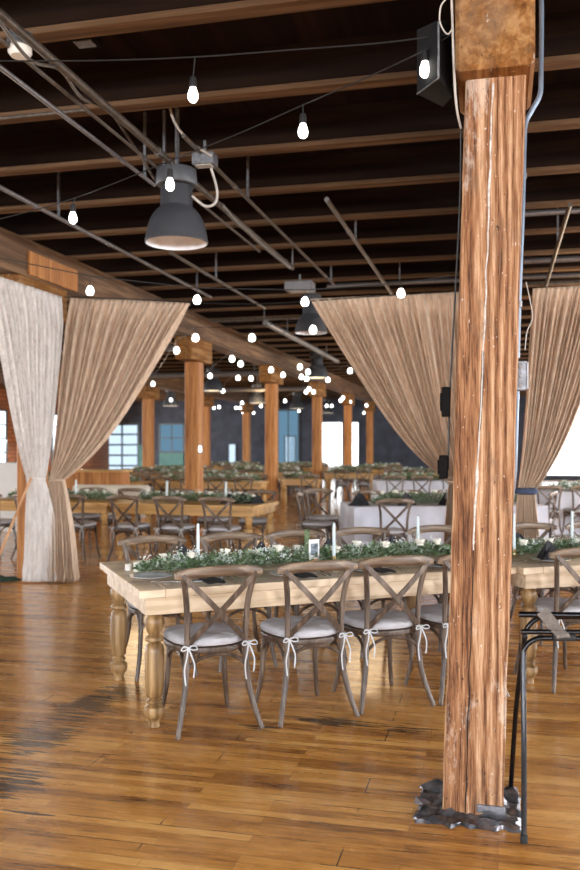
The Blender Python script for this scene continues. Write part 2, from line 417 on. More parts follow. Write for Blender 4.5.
tag(o, 'added pale board for lamplight on the girder above the tied left drapes', 'board')  # lamplight on the girder, put in as a paler board

# front post ------------------------------------------------------
FP = Vector((.762, 3.59, 0)) + Vector((SA, CA, 0))*.125
fp = empty('wooden_post', FP, -A, 'big weathered timber post in front, with a caulked crack and metal at its foot', 'post', 'timber posts of the hall')
def leanx(z): return .094*z/3.08
def front_post():
    mb = MB(); w = .124; n = 70; ring = []
    prof = []
    c = .010
    base = [(-w,-w+c),(-w+c,-w)] + [(-w+c+(2*w-2*c)*k/14, -w) for k in range(1,14)] + [(w-c,-w),(w,-w+c)] + [(w, -w+c+(2*w-2*c)*k/6) for k in range(1,6)] + [(w,w-c),(w-c,w),(-w+c,w),(-w,w-c)] + [(-w, w-c-(2*w-2*c)*k/6) for k in range(1,6)]
    K = len(base); vs = []
    for i in range(n+1):
        z = 3.084*i/n
        for (x, yy) in base:
            d = noise.noise(Vector((x*9, yy*9, z*1.3)))*.004 + noise.noise(Vector((x*40, yy*40, z*3)))*.002
            if abs(x) > w-c*1.5: d += noise.noise(Vector((3, yy*5, z*6)))*.003
            vs.append((x*(1+d/w)+leanx(z), yy*(1+d/w), z))
    fs = [(i*K+k, i*K+(k+1) % K, (i+1)*K+(k+1) % K, (i+1)*K+k) for i in range(n) for k in range(K)]
    fs += [list(range(K))[::-1], [n*K+k for k in range(K)]]
    mb.add(vs, fs); return mb
front_post().build('post_shaft', M['post'], fp, True)
MB().box((leanx(3.1)-.004, .03, 3.285), (.315, .52, .40), 0, .018).build('bolster', M['bolster'], fp)
# crack: caulk above, open split below, running down the front face
def crackx(z):
    return leanx(z) + (-.030 + .02*noise.noise(Vector((0,0,z*1.4))) + .006*noise.noise(Vector((1,2,z*9))) + (.03 if z > 2.2 else .03*max(0,(z-1.2)))*.6)
def ribbon(z0, z1, wfun, off, seedz):
    mb = MB(); n = int((z1-z0)/.018); vs = []
    for i in range(n+1):
        z = z0+(z1-z0)*i/n; w = wfun(z, i)
        x = crackx(z)
        vs += [(x-w, -.1225, z), (x+w, -.1225, z), (x-w*.6, -.1245-off, z), (x+w*.6, -.1245-off, z)]
    fs = []
    for i in range(n):
        a = i*4; c_ = a+4
        fs += [(a, c_, c_+2, a+2), (a+2, c_+2, c_+3, a+3), (a+3, c_+3, c_+1, a+1)]
    mb.add(vs, fs); return mb
ribbon(1.12, 3.06, lambda z, i: max(.0012, .0035+.003*noise.noise(Vector((z*13,5,0)))+(.002 if noise.noise(Vector((z*4,9,0))) > .25 else 0)), .004, 0).build('caulk_line', M['caulk'], fp)
ribbon(.02, 1.62, lambda z, i: max(.0008, .0024+.0022*noise.noise(Vector((z*7,1,0)))), .0028, 0).build('split', M['crack'], fp)
ribbon(1.62, 1.95, lambda z, i: .006+.0022*noise.noise(Vector((z*7,1,0))), .0022, 0).build('split', M['crack'], fp)
# crumpled metal flashing round the foot
def flashing():
    mb = MB(); n = 46; vs = []
    for j in range(n+1):
        for i in range(n+1):
            x = -.235+.43*i/n + .035*noise.noise(Vector((j*.25, 3, 0))); yy = -.225+.42*j/n + .035*noise.noise(Vector((i*.22, 8, 0)))
            cx, cy = abs(x-.0), abs(yy)
            inside = max(abs(x)-.124, abs(yy)-.124)
            z = .004 + .042*abs(noise.noise(Vector((x*9, yy*16, 1)))) + .010*abs(noise.noise(Vector((x*30, yy*45, 1))))
            if inside < .022: z += .03*(1-max(0,inside)/.022)*(0.6+.8*noise.noise(Vector((x*14,yy*14,4))))
            if i in (0,n) or j in (0,n): z = .001
            vs.append((x, yy, max(.001, z)))
    fs = [(j*(n+1)+i, j*(n+1)+i+1, (j+1)*(n+1)+i+1, (j+1)*(n+1)+i) for j in range(n) for i in range(n)]
    return mb.add(vs, fs)
flashing().build('foot_flashing', M['flash'], fp, True)
mb = MB().box((.075,-.1285,.045), (.115,.006,.035), 0, .002); mb.build('metal_patch', M['flash'], fp)

# conduit on the right of the post, its junction box, the thin one at the left
def tubeobj(name, pts, r, m, label, cat, n=6, parent=None, group=None, seg=8):
    o = MB().tube(curve_pts(pts, n) if n > 1 else pts, r, seg).build(name, m, parent, True)
    if not parent: tag(o, label, cat, group)
    return o
dd = 3.62
pts = [at(541,-25,dd), at(541.5,20,dd), at(541,70,dd), at(540,94,dd), at(532,110,dd), at(525.5,124,dd), at(524,150,dd), at(522.5,210,dd), at(519,300,dd+.02), at(517.5,358,dd+.03)]
cd = tubeobj('electrical_conduit', pts, .0105, M['conduit_blue'], 'blue-grey conduit bending onto the right edge of the front post', 'conduit')
for (px, py) in ((523.6,176),(518.8,304)):
    c0 = at(px, py, dd+.005); MB().tube([c0+Vector((-.001,0,-.012)), c0+Vector((.001,0,.012))], .0135, 10).build('coupling', M['conduit'], cd)
jb = empty('junction_box', at(520.5, 376, 3.66), -A, 'grey metal junction box on the right edge of the front post', 'junction box')
MB().box((0,0,0), (.05,.05,.125), 0, .003).build('box_body', M['box_metal'], jb)
for z in (-.04, 0, .04): MB().lathe([(.010,0),(.010,.003),(.006,.004)], (0,-.025,z), 12, Matrix.Rotation(PI/2,3,'X')).build('knockout', M['conduit'], jb)
MB().box((.028,-.005,0), (.008,.05,.115), 0, .001).build('side_cover', M['conduit'], jb)
tubeobj('electrical_conduit', [at(517,391,3.68), at(516,420,3.69), at(514.5,470,3.70), at(511,500,3.72)], .011, M['conduit_blue'], 'blue-grey conduit below the junction box on the front post', 'conduit')
tubeobj('cable_run', [at(451,-20,3.52), at(452.5,25,3.52), at(454.5,80,3.55), at(457,110,3.6), at(461,128,3.66)], .005, M['pale_cable'], 'thin pale cable by the top left of the front post', 'cable')
tubeobj('cable_run', [at(461,128,3.66), at(460,200,3.68), at(455,300,3.69), at(450,392,3.70), at(448,470,3.71)], .004, M['cable'], 'black cable down the left edge of the front post', 'cable')
for (px, py, w, h, lb) in ((446, 402, .035, .125, 'upper black box on the left edge of the front post'), (443.5, 467, .035, .10, 'lower black box on the left edge of the front post')):
    q = empty('switch_box', at(px, py, 3.66), -A, lb, 'switch box')
    MB().box((0,0,0), (w,.06,h), 0, .003).build('box_body', M['dark_box'], q)
    MB().box((-w/2-.003,-.02,0), (.006,.02,h*.6), 0, .001).build('box_cover', M['dark_box'], q)
tubeobj('loose_wire', [at(526,282,3.66), at(530,300,3.66), at(532.5,318,3.66), at(527,332,3.66), at(525,350,3.66)], .0022, M['pale_cable'], 'thin white wire looping beside the conduit', 'wire')
tubeobj('loose_wire', [at(449,-4,3.4), at(441,6,3.42), at(440,22,3.44), at(447,34,3.46), at(453,28,3.48)], .003, M['pale_cable'], 'pale wire looping above the black speaker', 'wire')

# speaker wedge beside the post
sp = empty('loudspeaker', at(436,70,3.75), 0, 'black wedge loudspeaker hung at the top left of the front post', 'loudspeaker')
def L2(px, py, d): return at(px, py, d) - at(436,70,3.75)
fr = [L2(417,30,3.70), L2(438,20,3.50), L2(438,78,3.50), L2(417,94,3.70)]
bk = [L2(443,30,3.95), L2(453,20,3.75), L2(452,97,3.75), L2(443,107,3.95)]
MB().add(fr+bk, [(0,1,2,3),(4,7,6,5),(0,4,5,1),(1,5,6,2),(2,6,7,3),(3,7,4,0)]).build('cabinet', M['speaker'], sp)
MB().tube([L2(438.5,22,3.495), L2(438.5,78,3.495)], .004, 6).build('corner_trim', M['box_metal'], sp)
MB().tube([L2(417,94,3.695), L2(438,78.5,3.495)], .003, 6).build('edge_trim', M['box_metal'], sp)
MB().tube([L2(450,60,3.75), L2(458,55,3.78), L2(466,55,3.8)], .008, 6).build('bracket', M['box_metal'], sp)

# ------------------------------------------------------------------ ceiling services
def gy_pipe(X, Y0, Y1, z, r, label, m=None, name='ceiling_pipe', straps=True):
    t = empty(name, g(X, Y0, z), -A, label, 'pipe', 'pipes along the ceiling')
    MB().tube([(0,0,0), (0,Y1-Y0,0)], r, 10).build('pipe_run', m or M['pipe'], t, True)
    y = 1.2
    while straps and y < Y1-Y0:
        MB().tube([(0,y-.025,0),(0,y+.025,0)], r*1.25, 10).build('coupling', M['conduit'], t)
        MB().box((0,y+.4,(ZD-z)/2), (.02,.02,ZD-z), 0).build('hanger', M['box_metal'], t)
        y += 3.9
    return t
def gx_pipe(Y, X0, X1, z, r, label, m=None):
    t = empty('ceiling_pipe', g(X0, Y, z), -A, label, 'pipe', 'pipes along the ceiling')
    MB().tube([(0,0,0), (X1-X0,0,0)], r, 8).build('pipe_run', m or M['pipe'], t, True)
    for k in range(1, int((X1-X0)/1.6)+1):
        MB().box((k*1.6-.6,0,(ZD-z)/2), (.015,.015,ZD-z)).build('hanger', M['box_metal'], t)
    return t
gy_pipe(-2.46, -3, 10.3, 3.75, .026, 'thickest ceiling pipe running above the big grey pendant')
gy_pipe(-2.575, -3, 9.2, 3.72, .012, 'thin pipe close beside the thickest ceiling pipe')
gy_pipe(-2.74, -3, 6.6, 3.70, .015, 'thin pipe with pale shine left of the thickest ceiling pipe', M['conduit'])
gy_pipe(-2.15, 5.7, 11.4, 3.74, .016, 'ceiling pipe passing right of the big grey pendant')
gy_pipe(-4.10, 2, 12.0, 3.75, .020, 'ceiling pipe slanting above the left drapes', M['conduit'])
gy_pipe(-3.55, 9.0, 13.0, 3.72, .02, 'short ceiling pipe below the big grey pendant')
gy_pipe(-1.48, 7.5, 12.5, 3.75, .022, 'ceiling pipe slanting down to the middle drape', M['conduit'])
gy_pipe(-3.95, 14.5, 21.5, 3.72, .05, 'wide pale ceiling pipe deep in the hall', M['conduit'])
gy_pipe(-1.0, 17.0, 23.0, 3.72, .03, 'ceiling pipe by the second grey pendant', M['conduit'])
gx_pipe(11.7, -2.3, 2.2, 3.78, .03, 'pale cross pipe above the middle drape', M['conduit'])
gx_pipe(8.6, -.1, 5.0, 3.80, .028, 'upper cross pipe right of the front post', M['conduit'])
gx_pipe(10.6, .15, 5.0, 3.76, .035, 'lower cross pipe right of the front post', M['conduit'])
gx_pipe(12.0, .15, 5.0, 3.74, .03, 'lowest cross pipe right of the front post', M['pipe'])
gx_pipe(5.35, -5.1, -2.7, 3.84, .014, 'thin cross conduit left of the thickest ceiling pipe')
gx_pipe(14.6, -5.0, -.2, 3.8, .03, 'faint cross pipe beyond the middle drape')
gx_pipe(16.0, -10.5, -5.6, 3.5, .06, 'thick far duct pipe left of the second post row', M['conduit'])
gx_pipe(22.0, -10.5, -5.6, 3.5, .07, 'thick far duct pipe near the slate wall', M['conduit'])
gx_pipe(28.0, -10.5, -5.6, 3.5, .07, 'thick far duct pipe over the far tables', M['conduit'])
gy_pipe(.62, 8, 13, 3.70, .02, 'slanting pipe right of the front post under cross pipes', M['pipe'])
tubeobj('flexible_cable', [at(0,22,4.2), at(30,60,4.6), at(60,70,5.0), at(82,98,5.3), at(108,110,5.8), at(130,140,6.2), at(155,180,6.6)], .010, M['pipe'], 'drooping grey flexible cable beside the ceiling pipes', 'cable')
tubeobj('flexible_cable', [at(170,108,6.2), at(176,125,6.2), at(190,142,6.3), at(205,152,6.35), at(212,156,6.35)], .010, M['pale_cable'], 'pale cable dropping to the ceiling box beside the pendant', 'cable')
tubeobj('flexible_cable', [at(211,168,6.4), at(217,190,6.5), at(215,203,6.5), at(205,206,6.5), at(192,196,6.5)], .010, M['pale_cable'], 'pale cable curling beside the neck of the pendant', 'cable')
tubeobj('flexible_cable', [at(222,205,7.2), at(236,222,7.6), at(246,230,8.0), at(262,245,8.6), at(290,268,10.)], .016, M['pipe'], 'brown flexible cable sagging from the thickest pipe', 'cable')
def cbox(px, py, d, s, label, m, disc=False):
    q = empty('ceiling_box', at(px, py, d), -A, label, 'ceiling box')
    MB().box((0,0,0), s, 0, .006).build('box_body', m, q)
    MB().box((0,-s[1]*.1,-s[2]/2-.004), (s[0]*.7, s[1]*.6, .008), 0, .002).build('box_plate', M['pale_cable'] if disc else M['box_metal'], q)
    MB().box((0,0,s[2]/2+.05), (.02,.02,.1)).build('hanger', M['box_metal'], q)
cbox(205, 160, 6.45, (.17,.12,.09), 'grey ceiling box right above the pendant', M['box_metal'], True)
cbox(86, 36, 5.1, (.16,.14,.10), 'dark open box on the ceiling above the thick pipe', M['dark_box'])
cbox(300, 287, 11.0, (.35,.25,.12), 'pale ceiling box at the end of the thickest pipe', M['conduit'], True)
q = empty('ceiling_light', at(20, 53, 4.7), -A, 'small round pale ceiling light at the upper left', 'ceiling light')
MB().lathe([(.062,.05),(.065,0),(.05,-.02),(0,-.022)], (0,0,0), 20).build('diffuser', M['votive'], q, True)
MB().lathe([(.07,.10),(.07,.03)], (0,0,0), 20).build('base', M['box_metal'], q, True)

# pendants -------------------------------------------------------
def pendant(px, py, d, label, lit=False, R=.235):
    c = at(px, py, d)
    t = empty('pendant_lamp', c, 0, label, 'pendant lamp', 'grey dome pendants')
    k = R/.235
    out = [(.235,0),(.241,.010),(.237,.03),(.231,.07),(.220,.12),(.203,.17),(.180,.215),(.150,.252),(.126,.272),(.122,.285),(.121,.42),(.112,.432),(.03,.435)]
    inn = [(.232,.001),(.227,.07),(.215,.12),(.198,.168),(.175,.21),(.145,.246),(.12,.262),(.0,.265)]
    MB().lathe([(r*k, z*k) for r, z in out], seg=36, cap=False).build('shade', M['lamp_shade'], t, True)
    MB().lathe([(r*k, z*k) for r, z in inn], seg=36, cap=False).build('shade_lining', M['lamp_in'], t, True)
    if lit: MB().lathe([(.0,.02),(.17*k,.02),(.17*k,.03),(0,.03)], seg=24).build('lit_disc', M['lamp_glow'], t)
    else: MB().lathe([(0,.09),(.03,.095),(.045,.13),(.03,.19),(.025,.28)], seg=16).build('bulb', M['votive'], t, True)
    MB().lathe([(.15*k,.44*k),(.16*k,.46*k),(.15*k,.56*k),(.02,.57*k)], seg=20).build('canopy', M['lamp_shade'], t, True)
    top = ZD - c.z
    if top > .57*k: MB().tube([(0,0,.56*k), (0,0,top)], .012, 8).build('stem', M['box_metal'], t)
pendant(176.5, 243.5, 6.55, 'big grey dome pendant hanging from the ceiling at upper left')
pendant(311, 333, 12.7, 'second grey dome pendant just left of the middle drape')
for px, py, d, n in ((213,391,24,'lit pendant disc right of the nearest clear post'), (171,406,30,'lit pendant disc above the teal panel'), (257,403,30,'lit pendant disc left of the middle post'),
                     (297,408.5,34,'lit pendant disc above the pale blue window'), (327,413,38,'farthest lit pendant disc by the bright window'), (317,378,21,'dim lit pendant disc right of the middle post')):
    pendant(px, py, d, n, True, .27)

# string lights --------------------------------------------------
def bulb_string(label, wire, bulbs, far=False, drop=.12, sag=8, s=1.0, group='festoon string lights'):
    """wire: points of the cable; bulbs: positions of bulb centres"""
    t = empty('string_lights', wire[0], 0, label, 'string lights', group)
    o0 = Vector(wire[0])
    MB().tube([Vector(p)-o0 for p in (curve_pts(wire, 8) if not far else wire)], .0035 if not far else .005, 6).build('cable', M['cable'], t)
    for p in bulbs:
        p = Vector(p); c = p-o0
        # the cable height above the bulb
        best = min((curve_pts(wire, 12)), key=lambda w: (w-p).xy.length)
        zt = (best.z - p.z)
        if far:
            bb = MB().lathe([(0,-.030*s),(.020*s,-.024*s),(.028*s,-.004*s),(.022*s,.018*s),(.012*s,.032*s),(0,.034*s)], c, 10).build('bulb', M['bulb_far'], t, True)
            MB().tube([c+Vector((0,0,.03*s)), c+Vector((0,0,max(.05,zt)))], .004, 5).build('drop_cord', M['cable'], bb)
        else:
            sk = MB().lathe([(.0,.080),(.013,.078),(.016,.060),(.017,.034),(.012,.032)], c, 14)
            sk.tube([c+Vector((0,0,.075)), best-o0], .003, 6)
            so = sk.build('bulb_socket', M['cable'], t, True)
            MB().lathe([(0,-.033),(.012,-.031),(.021,-.020),(.0235,-.004),(.020,.014),(.014,.028),(.012,.036)], c, 18).build('bulb', M['bulb'], so, True)
w1 = [g(-5.19,4.3,3.62), at(-60,62,4.1), at(0,61,4.0), at(100,60.5,3.9), at(195,57,3.8), at(290,50,3.7), at(380,43,3.65), at(452,34,3.55)]
bulb_string('upper string lights, nearly level, with one bulb near the top', w1, [at(193,95,3.8)])
w2 = [g(-5.19,5.1,3.52), at(-40,228,5.6), at(0,219,5.4), at(75,198,4.9), at(172,160,4.4), at(240,133,4.15), at(303,105,3.95), at(370,76,3.75), at(425,50,3.6), at(452,34,3.55)]
bulb_string('slanting string lights with four bulbs running to the black speaker', w2, [at(425,69.5,3.6), at(303,131,3.95), at(170,184.5,4.4), at(73,218,4.9)])
w3 = [g(-5.19,7.3,3.6), at(-20,254,8.2), at(0,258,8.3), at(90,276,8.6), at(197,288,8.8), at(305,290,8.8), at(401,283,8.6), at(450,276,8.5)]
def scaled(px, py, d): return at(px, py, d)
bulb_string('string lights just in front of the drapes', w3, [at(0,242,7.9)*1 if False else at(90,291,8.6), at(197,300,8.8), at(305,302,8.8), at(401,293.5,8.6)], True, s=1.5)
far = {
 'far string lights beside the nearest clear post': [(147,398),(153,384),(176.6,350.6),(195.5,338),(252,338),(313,330)],
 'far string lights between the second and third posts': [(210,376),(232,359),(240.6,364),(271,370),(283,375),(300,367),(308,372),(328,380),(350,371)],
 'far string lights over the middle of the hall': [(171,400),(223,391),(238,378),(251,378.5),(301.5,377),(306.5,379)],
 'clustered far string lights by the third post': [(285,401),(306,392),(309,389),(313.5,392),(340.6,400.6),(343,398),(350,402)],
 'clustered far string lights before the slate wall': [(214,408),(219,407),(236,408),(240,408),(242,403),(261,406)],
 'lowest far string lights before the slate wall': [(243,413),(249,411),(253.6,413),(292,415),(298.6,417),(299,411)],
 'far string lights above the bright window': [(324,416),(326.7,406),(331.7,406),(364,413),(366.6,405.5),(372,409),(376,415)]}
for lb, pts in far.items():
    P = [at(px, py, F*1.62/(HZ-py)) for px, py in pts]
    W = [p+Vector((0,0,.16)) for p in P]
    W = [W[0]+Vector((-.8,0,.25))] + W + [W[-1]+Vector((.8,0,.25))]
    bulb_string(lb, W, P, True, s=1.9)
# small bulbs reflected look: wall sconce on the nearest clear post
q = empty('wall_sconce', at(200,449,15.2), 0, 'small oval lit sconce on the nearest clear post', 'sconce')
MB().lathe([(0,-.06),(.02,-.04),(.026,0),(.02,.04),(0,.06)], seg=12).build('lamp_glass', M['bulb_far'], q, True)
MB().box((0,.06,0), (.06,.04,.16), 0, .005).build('back_plate', M['box_metal'], q)

# ------------------------------------------------------------------ drapes
def drape(name, label, m, t0, t1, tie, tie_w, foot, foot_w, n_f, seed, swap=1.0, edge0=.0, dirv=None, sides=1):
    """t0,t1: top corners; tie, foot: centre points; tie_w, foot_w widths along the drape's direction"""
    rnd = random.Random(seed)
    t0, t1, tie, foot = Vector(t0), Vector(t1), Vector(tie), Vector(foot)
    D = (t1-t0); D.z = 0; D.normalize()
    if dirv is not None: D2 = Vector(dirv).normalized()
    else: D2 = D
    Nn = Vector((-D.y, D.x, 0))
    nu, nv1, nv2 = n_f*10, 46, 26
    ph = [rnd.uniform(0, 6.28) for _ in range(4)]
    def fold(u, v):
        w = u + .012*math.sin(u*17+ph[0]) + .007*math.sin(u*41+ph[1]+v*1.5)
        a = math.sin(2*PI*n_f*w + .6*math.sin(v*3+ph[2]))
        c = math.sin(2*PI*n_f*.5*w+ph[3])
        return math.copysign(abs(a)**.7, a)*.75 + .4*c
    rows = []
    org = tie.copy(); org.z = 0
    for j in range(nv1+1):
        s = j/nv1; row = []
        for i in range(nu+1):
            u = i/nu
            top = t0.lerp(t1, u); bot = tie + D2*((u-.5)*tie_w)
            e = .82*s + .18*s**6
            z = top.z + (bot.z-top.z)*s
            p = top.lerp(bot, e); p.z = z
            amp = .066*(min(1, .16+s*5))*(1-.5*s)
            if s < .03: amp *= .8
            # inner edge folds fall straighter
            p += Nn*(fold(u, s)*amp)
            p += Nn*(.02*math.sin(u*9+ph[1])*s*(1-s)*4)
            row.append(p-org)
        rows.append(row)
    zt, zb = tie.z, foot.z+.012
    for j in range(1, nv2+1):
        s = j/nv2; row = []
        for i in range(nu+1):
            u = i/nu
            a = tie + D2*((u-.5)*tie_w); b = foot + D2*((u-.5)*foot_w)
            e = 1-(1-s)**1.7
            p = a.lerp(b, e); p.z = zt+(zb-zt)*s
            amp = .026 + .040*e
            p += Nn*(fold(u, 1+s*.4)*amp) + Nn*(.05*math.cos((u-.5)*2.2)*-min(1,s*1.5))
            if s > .75: p += Nn*(.05*noise.noise(Vector((u*9, s*12, seed)))*(s-.75)*4) + D2*(.04*noise.noise(Vector((u*7, s*9, seed+3)))*(s-.75)*4)
            row.append(p-org)
        rows.append(row)
    K = nu+1; vs = [p for r in rows for p in r]
    fs = [(j*K+i, j*K+i+1, (j+1)*K+i+1, (j+1)*K+i) for j in range(len(rows)-1) for i in range(nu)]
    t = empty('drape', org, 0, label, 'drape', 'linen drapes across the hall')
    o = MB().add(vs, fs).build('drape_cloth', m, t, True)
    md = o.modifiers.new('thick', 'SOLIDIFY'); md.thickness = .003
    # tie band and header rod
    ring = []
    for k in range(25):
        a = 2*PI*k/24; ring.append(D2*(math.cos(a)*tie_w*.53) + Nn*(math.sin(a)*.058) + Vector((0,0,tie.z)))
    MB().tube(ring[:-1], .009 if m is not M['drape_b'] else .035, 8, closed=True).build('tie_back', m if m is not M['drape_b'] else M['bluecloth'], t, True)
    MB().tube([t0-org+Vector((0,0,-.02))+Nn*.02, t1-org+Vector((0,0,-.02))+Nn*.02], .006, 8).build('header_rod', M['box_metal'], t)
    return t
M['drape_b'] = M['drape'].copy(); M['drape_b'].name = 'sand_linen_drape_far_right'
tieA = at(36, 479, 9.75); footA = at(41, 580, 9.85); footA.z = 0
drape('drape', 'pale linen drape at the far left, tied at the timber post', M['drape_pale'], at(-14,272,8.45), at(62,297,9.85), tieA, .17, footA, .36, 15, 3, dirv=(1,.25,0))
tieB = at(57, 480, 9.85); footB = at(63, 580, 9.9); footB.z = 0
drape('drape', 'sand linen drape swept left to the timber post', M['drape'], at(71,297,10.15), at(190,303,9.9), tieB, .17, footB, .36, 20, 5)
tieC = at(457, 482, 9.35); footC = at(458, 590, 9.35); footC.z = 0
drape('drape', 'large sand linen drape swept behind the front post', M['drape'], at(310,299,9.55), at(460,291,9.15), tieC, .17, footC, .34, 22, 11)
tieD = at(526, 491, 8.9); footD = at(527, 590, 8.9); footD.z = 0
drape('drape', 'sand linen drape right of the front post, tied with navy cloth', M['drape_b'], at(533,288.5,8.95), at(625,283,8.75), tieD, .17, footD, .30, 17, 17)
tubeobj('hanging_wire', [at(64,297,10.1), at(130,299,9.97), at(250,304,9.72), at(380,296,9.35), at(500,289,9.05)], .006, M['cable'], 'thin wire spanning between the drape tops', 'wire')
# broom and cloth at the left post
br = empty('broom', at(-6,574,9.2), 0, 'wooden handled broom leaning at the far left drape', 'broom')
p0 = at(-13,582,9.3); p0.z = .05; br.location = (p0.x, p0.y, 0)
pe = at(31,478,9.68)
MB().tube([Vector((0,0,.06)), pe-Vector((p0.x,p0.y,0))], .014, 8).build('handle', M['pole_wood'], br, True)
MB().box((0,0,.035), (.28,.07,.06), .3, .01).build('broom_head', M['rubber'], br)
def heap(c, rx, ry, h, m, name, label, cat, seed):
    mb = MB(); n = 28; vs = []; 
    for j in range(10):
        f = j/9; 
        for k in range(n):
            a = 2*PI*k/n; q = 1+.22*noise.noise(Vector((math.cos(a)*2, math.sin(a)*2, seed)))
            r = f*q; z = h*(1-f**2)*(1+.5*noise.noise(Vector((math.cos(a)*3*f, math.sin(a)*3*f, seed+5))))
            vs.append((rx*r*math.cos(a), ry*r*math.sin(a), max(z, .002)))
    fs = [(j*n+k, j*n+(k+1) % n, (j+1)*n+(k+1) % n, (j+1)*n+k) for j in range(9) for k in range(n)]
    fs.append(list(range(n*9, n*10)))
    return tag(mb.add(vs, fs).build(name, m, None, True, loc=c), label, cat)
c = at(2, 577, 10.); c.z = 0
heap(c, .24, .14, .05, M['green_cloth'], 'folded_cloth', 'dark green cloth lying on the floor by the left post', 'cloth', 2)

# ------------------------------------------------------------------ crossback chairs
def seat_outline(n=40, sx=.232, sy=.225):
    pts = []
    for k in range(n):
        a = 2*PI*k/n; cx, sy_ = math.cos(a), math.sin(a)
        x = math.copysign(abs(cx)**.75, cx)*sx; yv = math.copysign(abs(sy_)**.75, sy_)*sy
        x *= 1 + .10*(yv/sy) - .06
        pts.append((x, yv))
    return pts
def make_chair():
    t = empty('crossback_chair', (0,0,0), 0, 'x', 'chair')
    out = seat_outline(); n = len(out)
    def shell(levels, cz=None):
        mb = MB(); vs = []
        for (s, z) in levels: vs += [(x*s, y*s, z) for x, y in out]
        fs = [(i*n+k, i*n+(k+1) % n, (i+1)*n+(k+1) % n, (i+1)*n+k) for i in range(len(levels)-1) for k in range(n)]
        fs += [list(range(n))[::-1], list(range((len(levels)-1)*n, len(levels)*n))]
        return mb.add(vs, fs)
    shell([(.93,.425),(.985,.430),(1,.445),(.985,.458),(.94,.462)]).build('seat', M['chair'], t, True)
    # cushion with soft creases
    mb = MB(); vs = []; lv = [(.90,.463),(.985,.470),(1.01,.485),(.975,.502),(.86,.512),(.6,.516),(.3,.514),(.05,.510)]
    for (s, z) in lv:
        for k, (x, y) in enumerate(out):
            cr = .004*math.sin(k*2.1)*(1 if s > .5 else .3) + .006*noise.noise(Vector((x*s*12, y*s*12, 0)))
            vs.append((x*s, y*s, z+(cr if z > .48 else 0)))
    fs = [(i*n+k, i*n+(k+1) % n, (i+1)*n+(k+1) % n, (i+1)*n+k) for i in range(len(lv)-1) for k in range(n)]
    fs += [list(range(n))[::-1], list(range((len(lv)-1)*n, len(lv)*n))]
    cu = mb.add(vs, fs).build('cushion', M['cushion'], t, True); cu['label'] = 'grey fabric seat cushion'
    for s in (-1, 1):                       # bows tied round the uprights
        b = MB(); c = Vector((s*.172, -.215, .475))
        b.tube([c+Vector((math.cos(a)*.020, math.sin(a)*.020, .0)) for a in [2*PI*k/10 for k in range(10)]], .0035, 5, closed=True)
        for dx, dz, ln in ((.02,.0,.16), (-.015,.0,.20)):
            b.strip(curve_pts([c+Vector((0,-.02,0)), c+Vector((dx*.8,-.035,-.05)), c+Vector((dx*1.6,-.03,-ln*.6)), c+Vector((dx*1.2,-.035,-ln))], 3), .0075, .002, (1,0,0))
        for sg in (-1, 1):
            b.strip(curve_pts([c+Vector((0,-.022,0)), c+Vector((sg*.03,-.04,.012)), c+Vector((sg*.045,-.04,-.008)), c+Vector((sg*.02,-.03,-.012)), c+Vector((0,-.022,0))], 3), .006, .002, (0,0,1))
        b.build('tie', M['tie'], cu)
    for s in (-1, 1):
        p = curve_pts([(s*.165,.165,.44), (s*.170,.175,.30), (s*.182,.19,.14), (s*.205,.215,0)], 4)
        MB().tube(p, [.0175-.004*i/(len(p)-1) for i in range(len(p))], 10).build('leg', M['chair'], t, True)
        p = curve_pts([(s*.240,-.268,0), (s*.212,-.236,.10), (s*.182,-.208,.24), (s*.170,-.196,.40), (s*.168,-.200,.55), (s*.178,-.218,.72), (s*.205,-.250,.862)], 5)
        MB().tube(p, [.0135+.003*min(1, i/8) for i in range(len(p))], 10).build('leg', M['chair'], t, True)
    # top rail: bowed board
    p = [(-.248+.496*k/16, -.240-.045*math.sin(PI*k/16), .864+.020*math.sin(PI*k/16)) for k in range(17)]
    hs = [.028+.032*min(1, 2.4*math.sin(PI*(k+.6)/17.2)) for k in range(17)]
    mb = MB(); vs = []
    for q, h in zip(p, hs):
        for k in range(10):
            a = 2*PI*k/10; ca, sa = math.cos(a), math.sin(a)
            vs.append((q[0], q[1]+math.copysign(abs(ca)**.6, ca)*.0125, q[2]+math.copysign(abs(sa)**.6, sa)*h/2))
    fs = [(i*10+k, i*10+(k+1) % 10, i*10+10+(k+1) % 10, i*10+10+k) for i in range(16) for k in range(10)]
    fs += [list(range(10))[::-1], list(range(160, 170))]
    mb.add(vs, fs).build('top_rail', M['rail'], t, True)
    for s in (-1, 1):
        q = [];
        for k in range(15):
            f = k/14
            x = s*(-.208 + (.208+.160)*f); z = .865-.375*f
            yv = -.262 + .055*f - .022*math.sin(PI*f) - (.012 if s > 0 else .0)*math.sin(PI*f)
            q.append((x, yv, z))
        MB().strip(q, .030, .009, (1,0,.9*s)).build('cross_brace', M['chair'], t)
    def hoop(a, b, top, bow):
        a, b = Vector(a), Vector(b); pts = []
        for k in range(17):
            f = k/16; e = math.sin(PI*f)**.72
            q = a.lerp(b, .5-.5*math.cos(PI*f)); q.z = a.z+(top-a.z)*e; q += Vector(bow)*math.sin(PI*f); pts.append(q)
        return MB().tube(pts, .010, 8)
    hoop((-.186,-.212,.255), (.186,-.212,.235), .415, (0,.02,0)).build('hoop', M['chair'], t, True)
    hoop((-.178,.185,.255), (.178,.185,.255), .415, (0,-.01,0)).build('hoop', M['chair'], t, True)
    for s in (-1, 1): hoop((s*.186,-.205,.255), (s*.178,.18,.255), .415, (-s*.01,0,0)).build('hoop', M['chair'], t, True)
    return t
chair0 = make_chair(); used = []
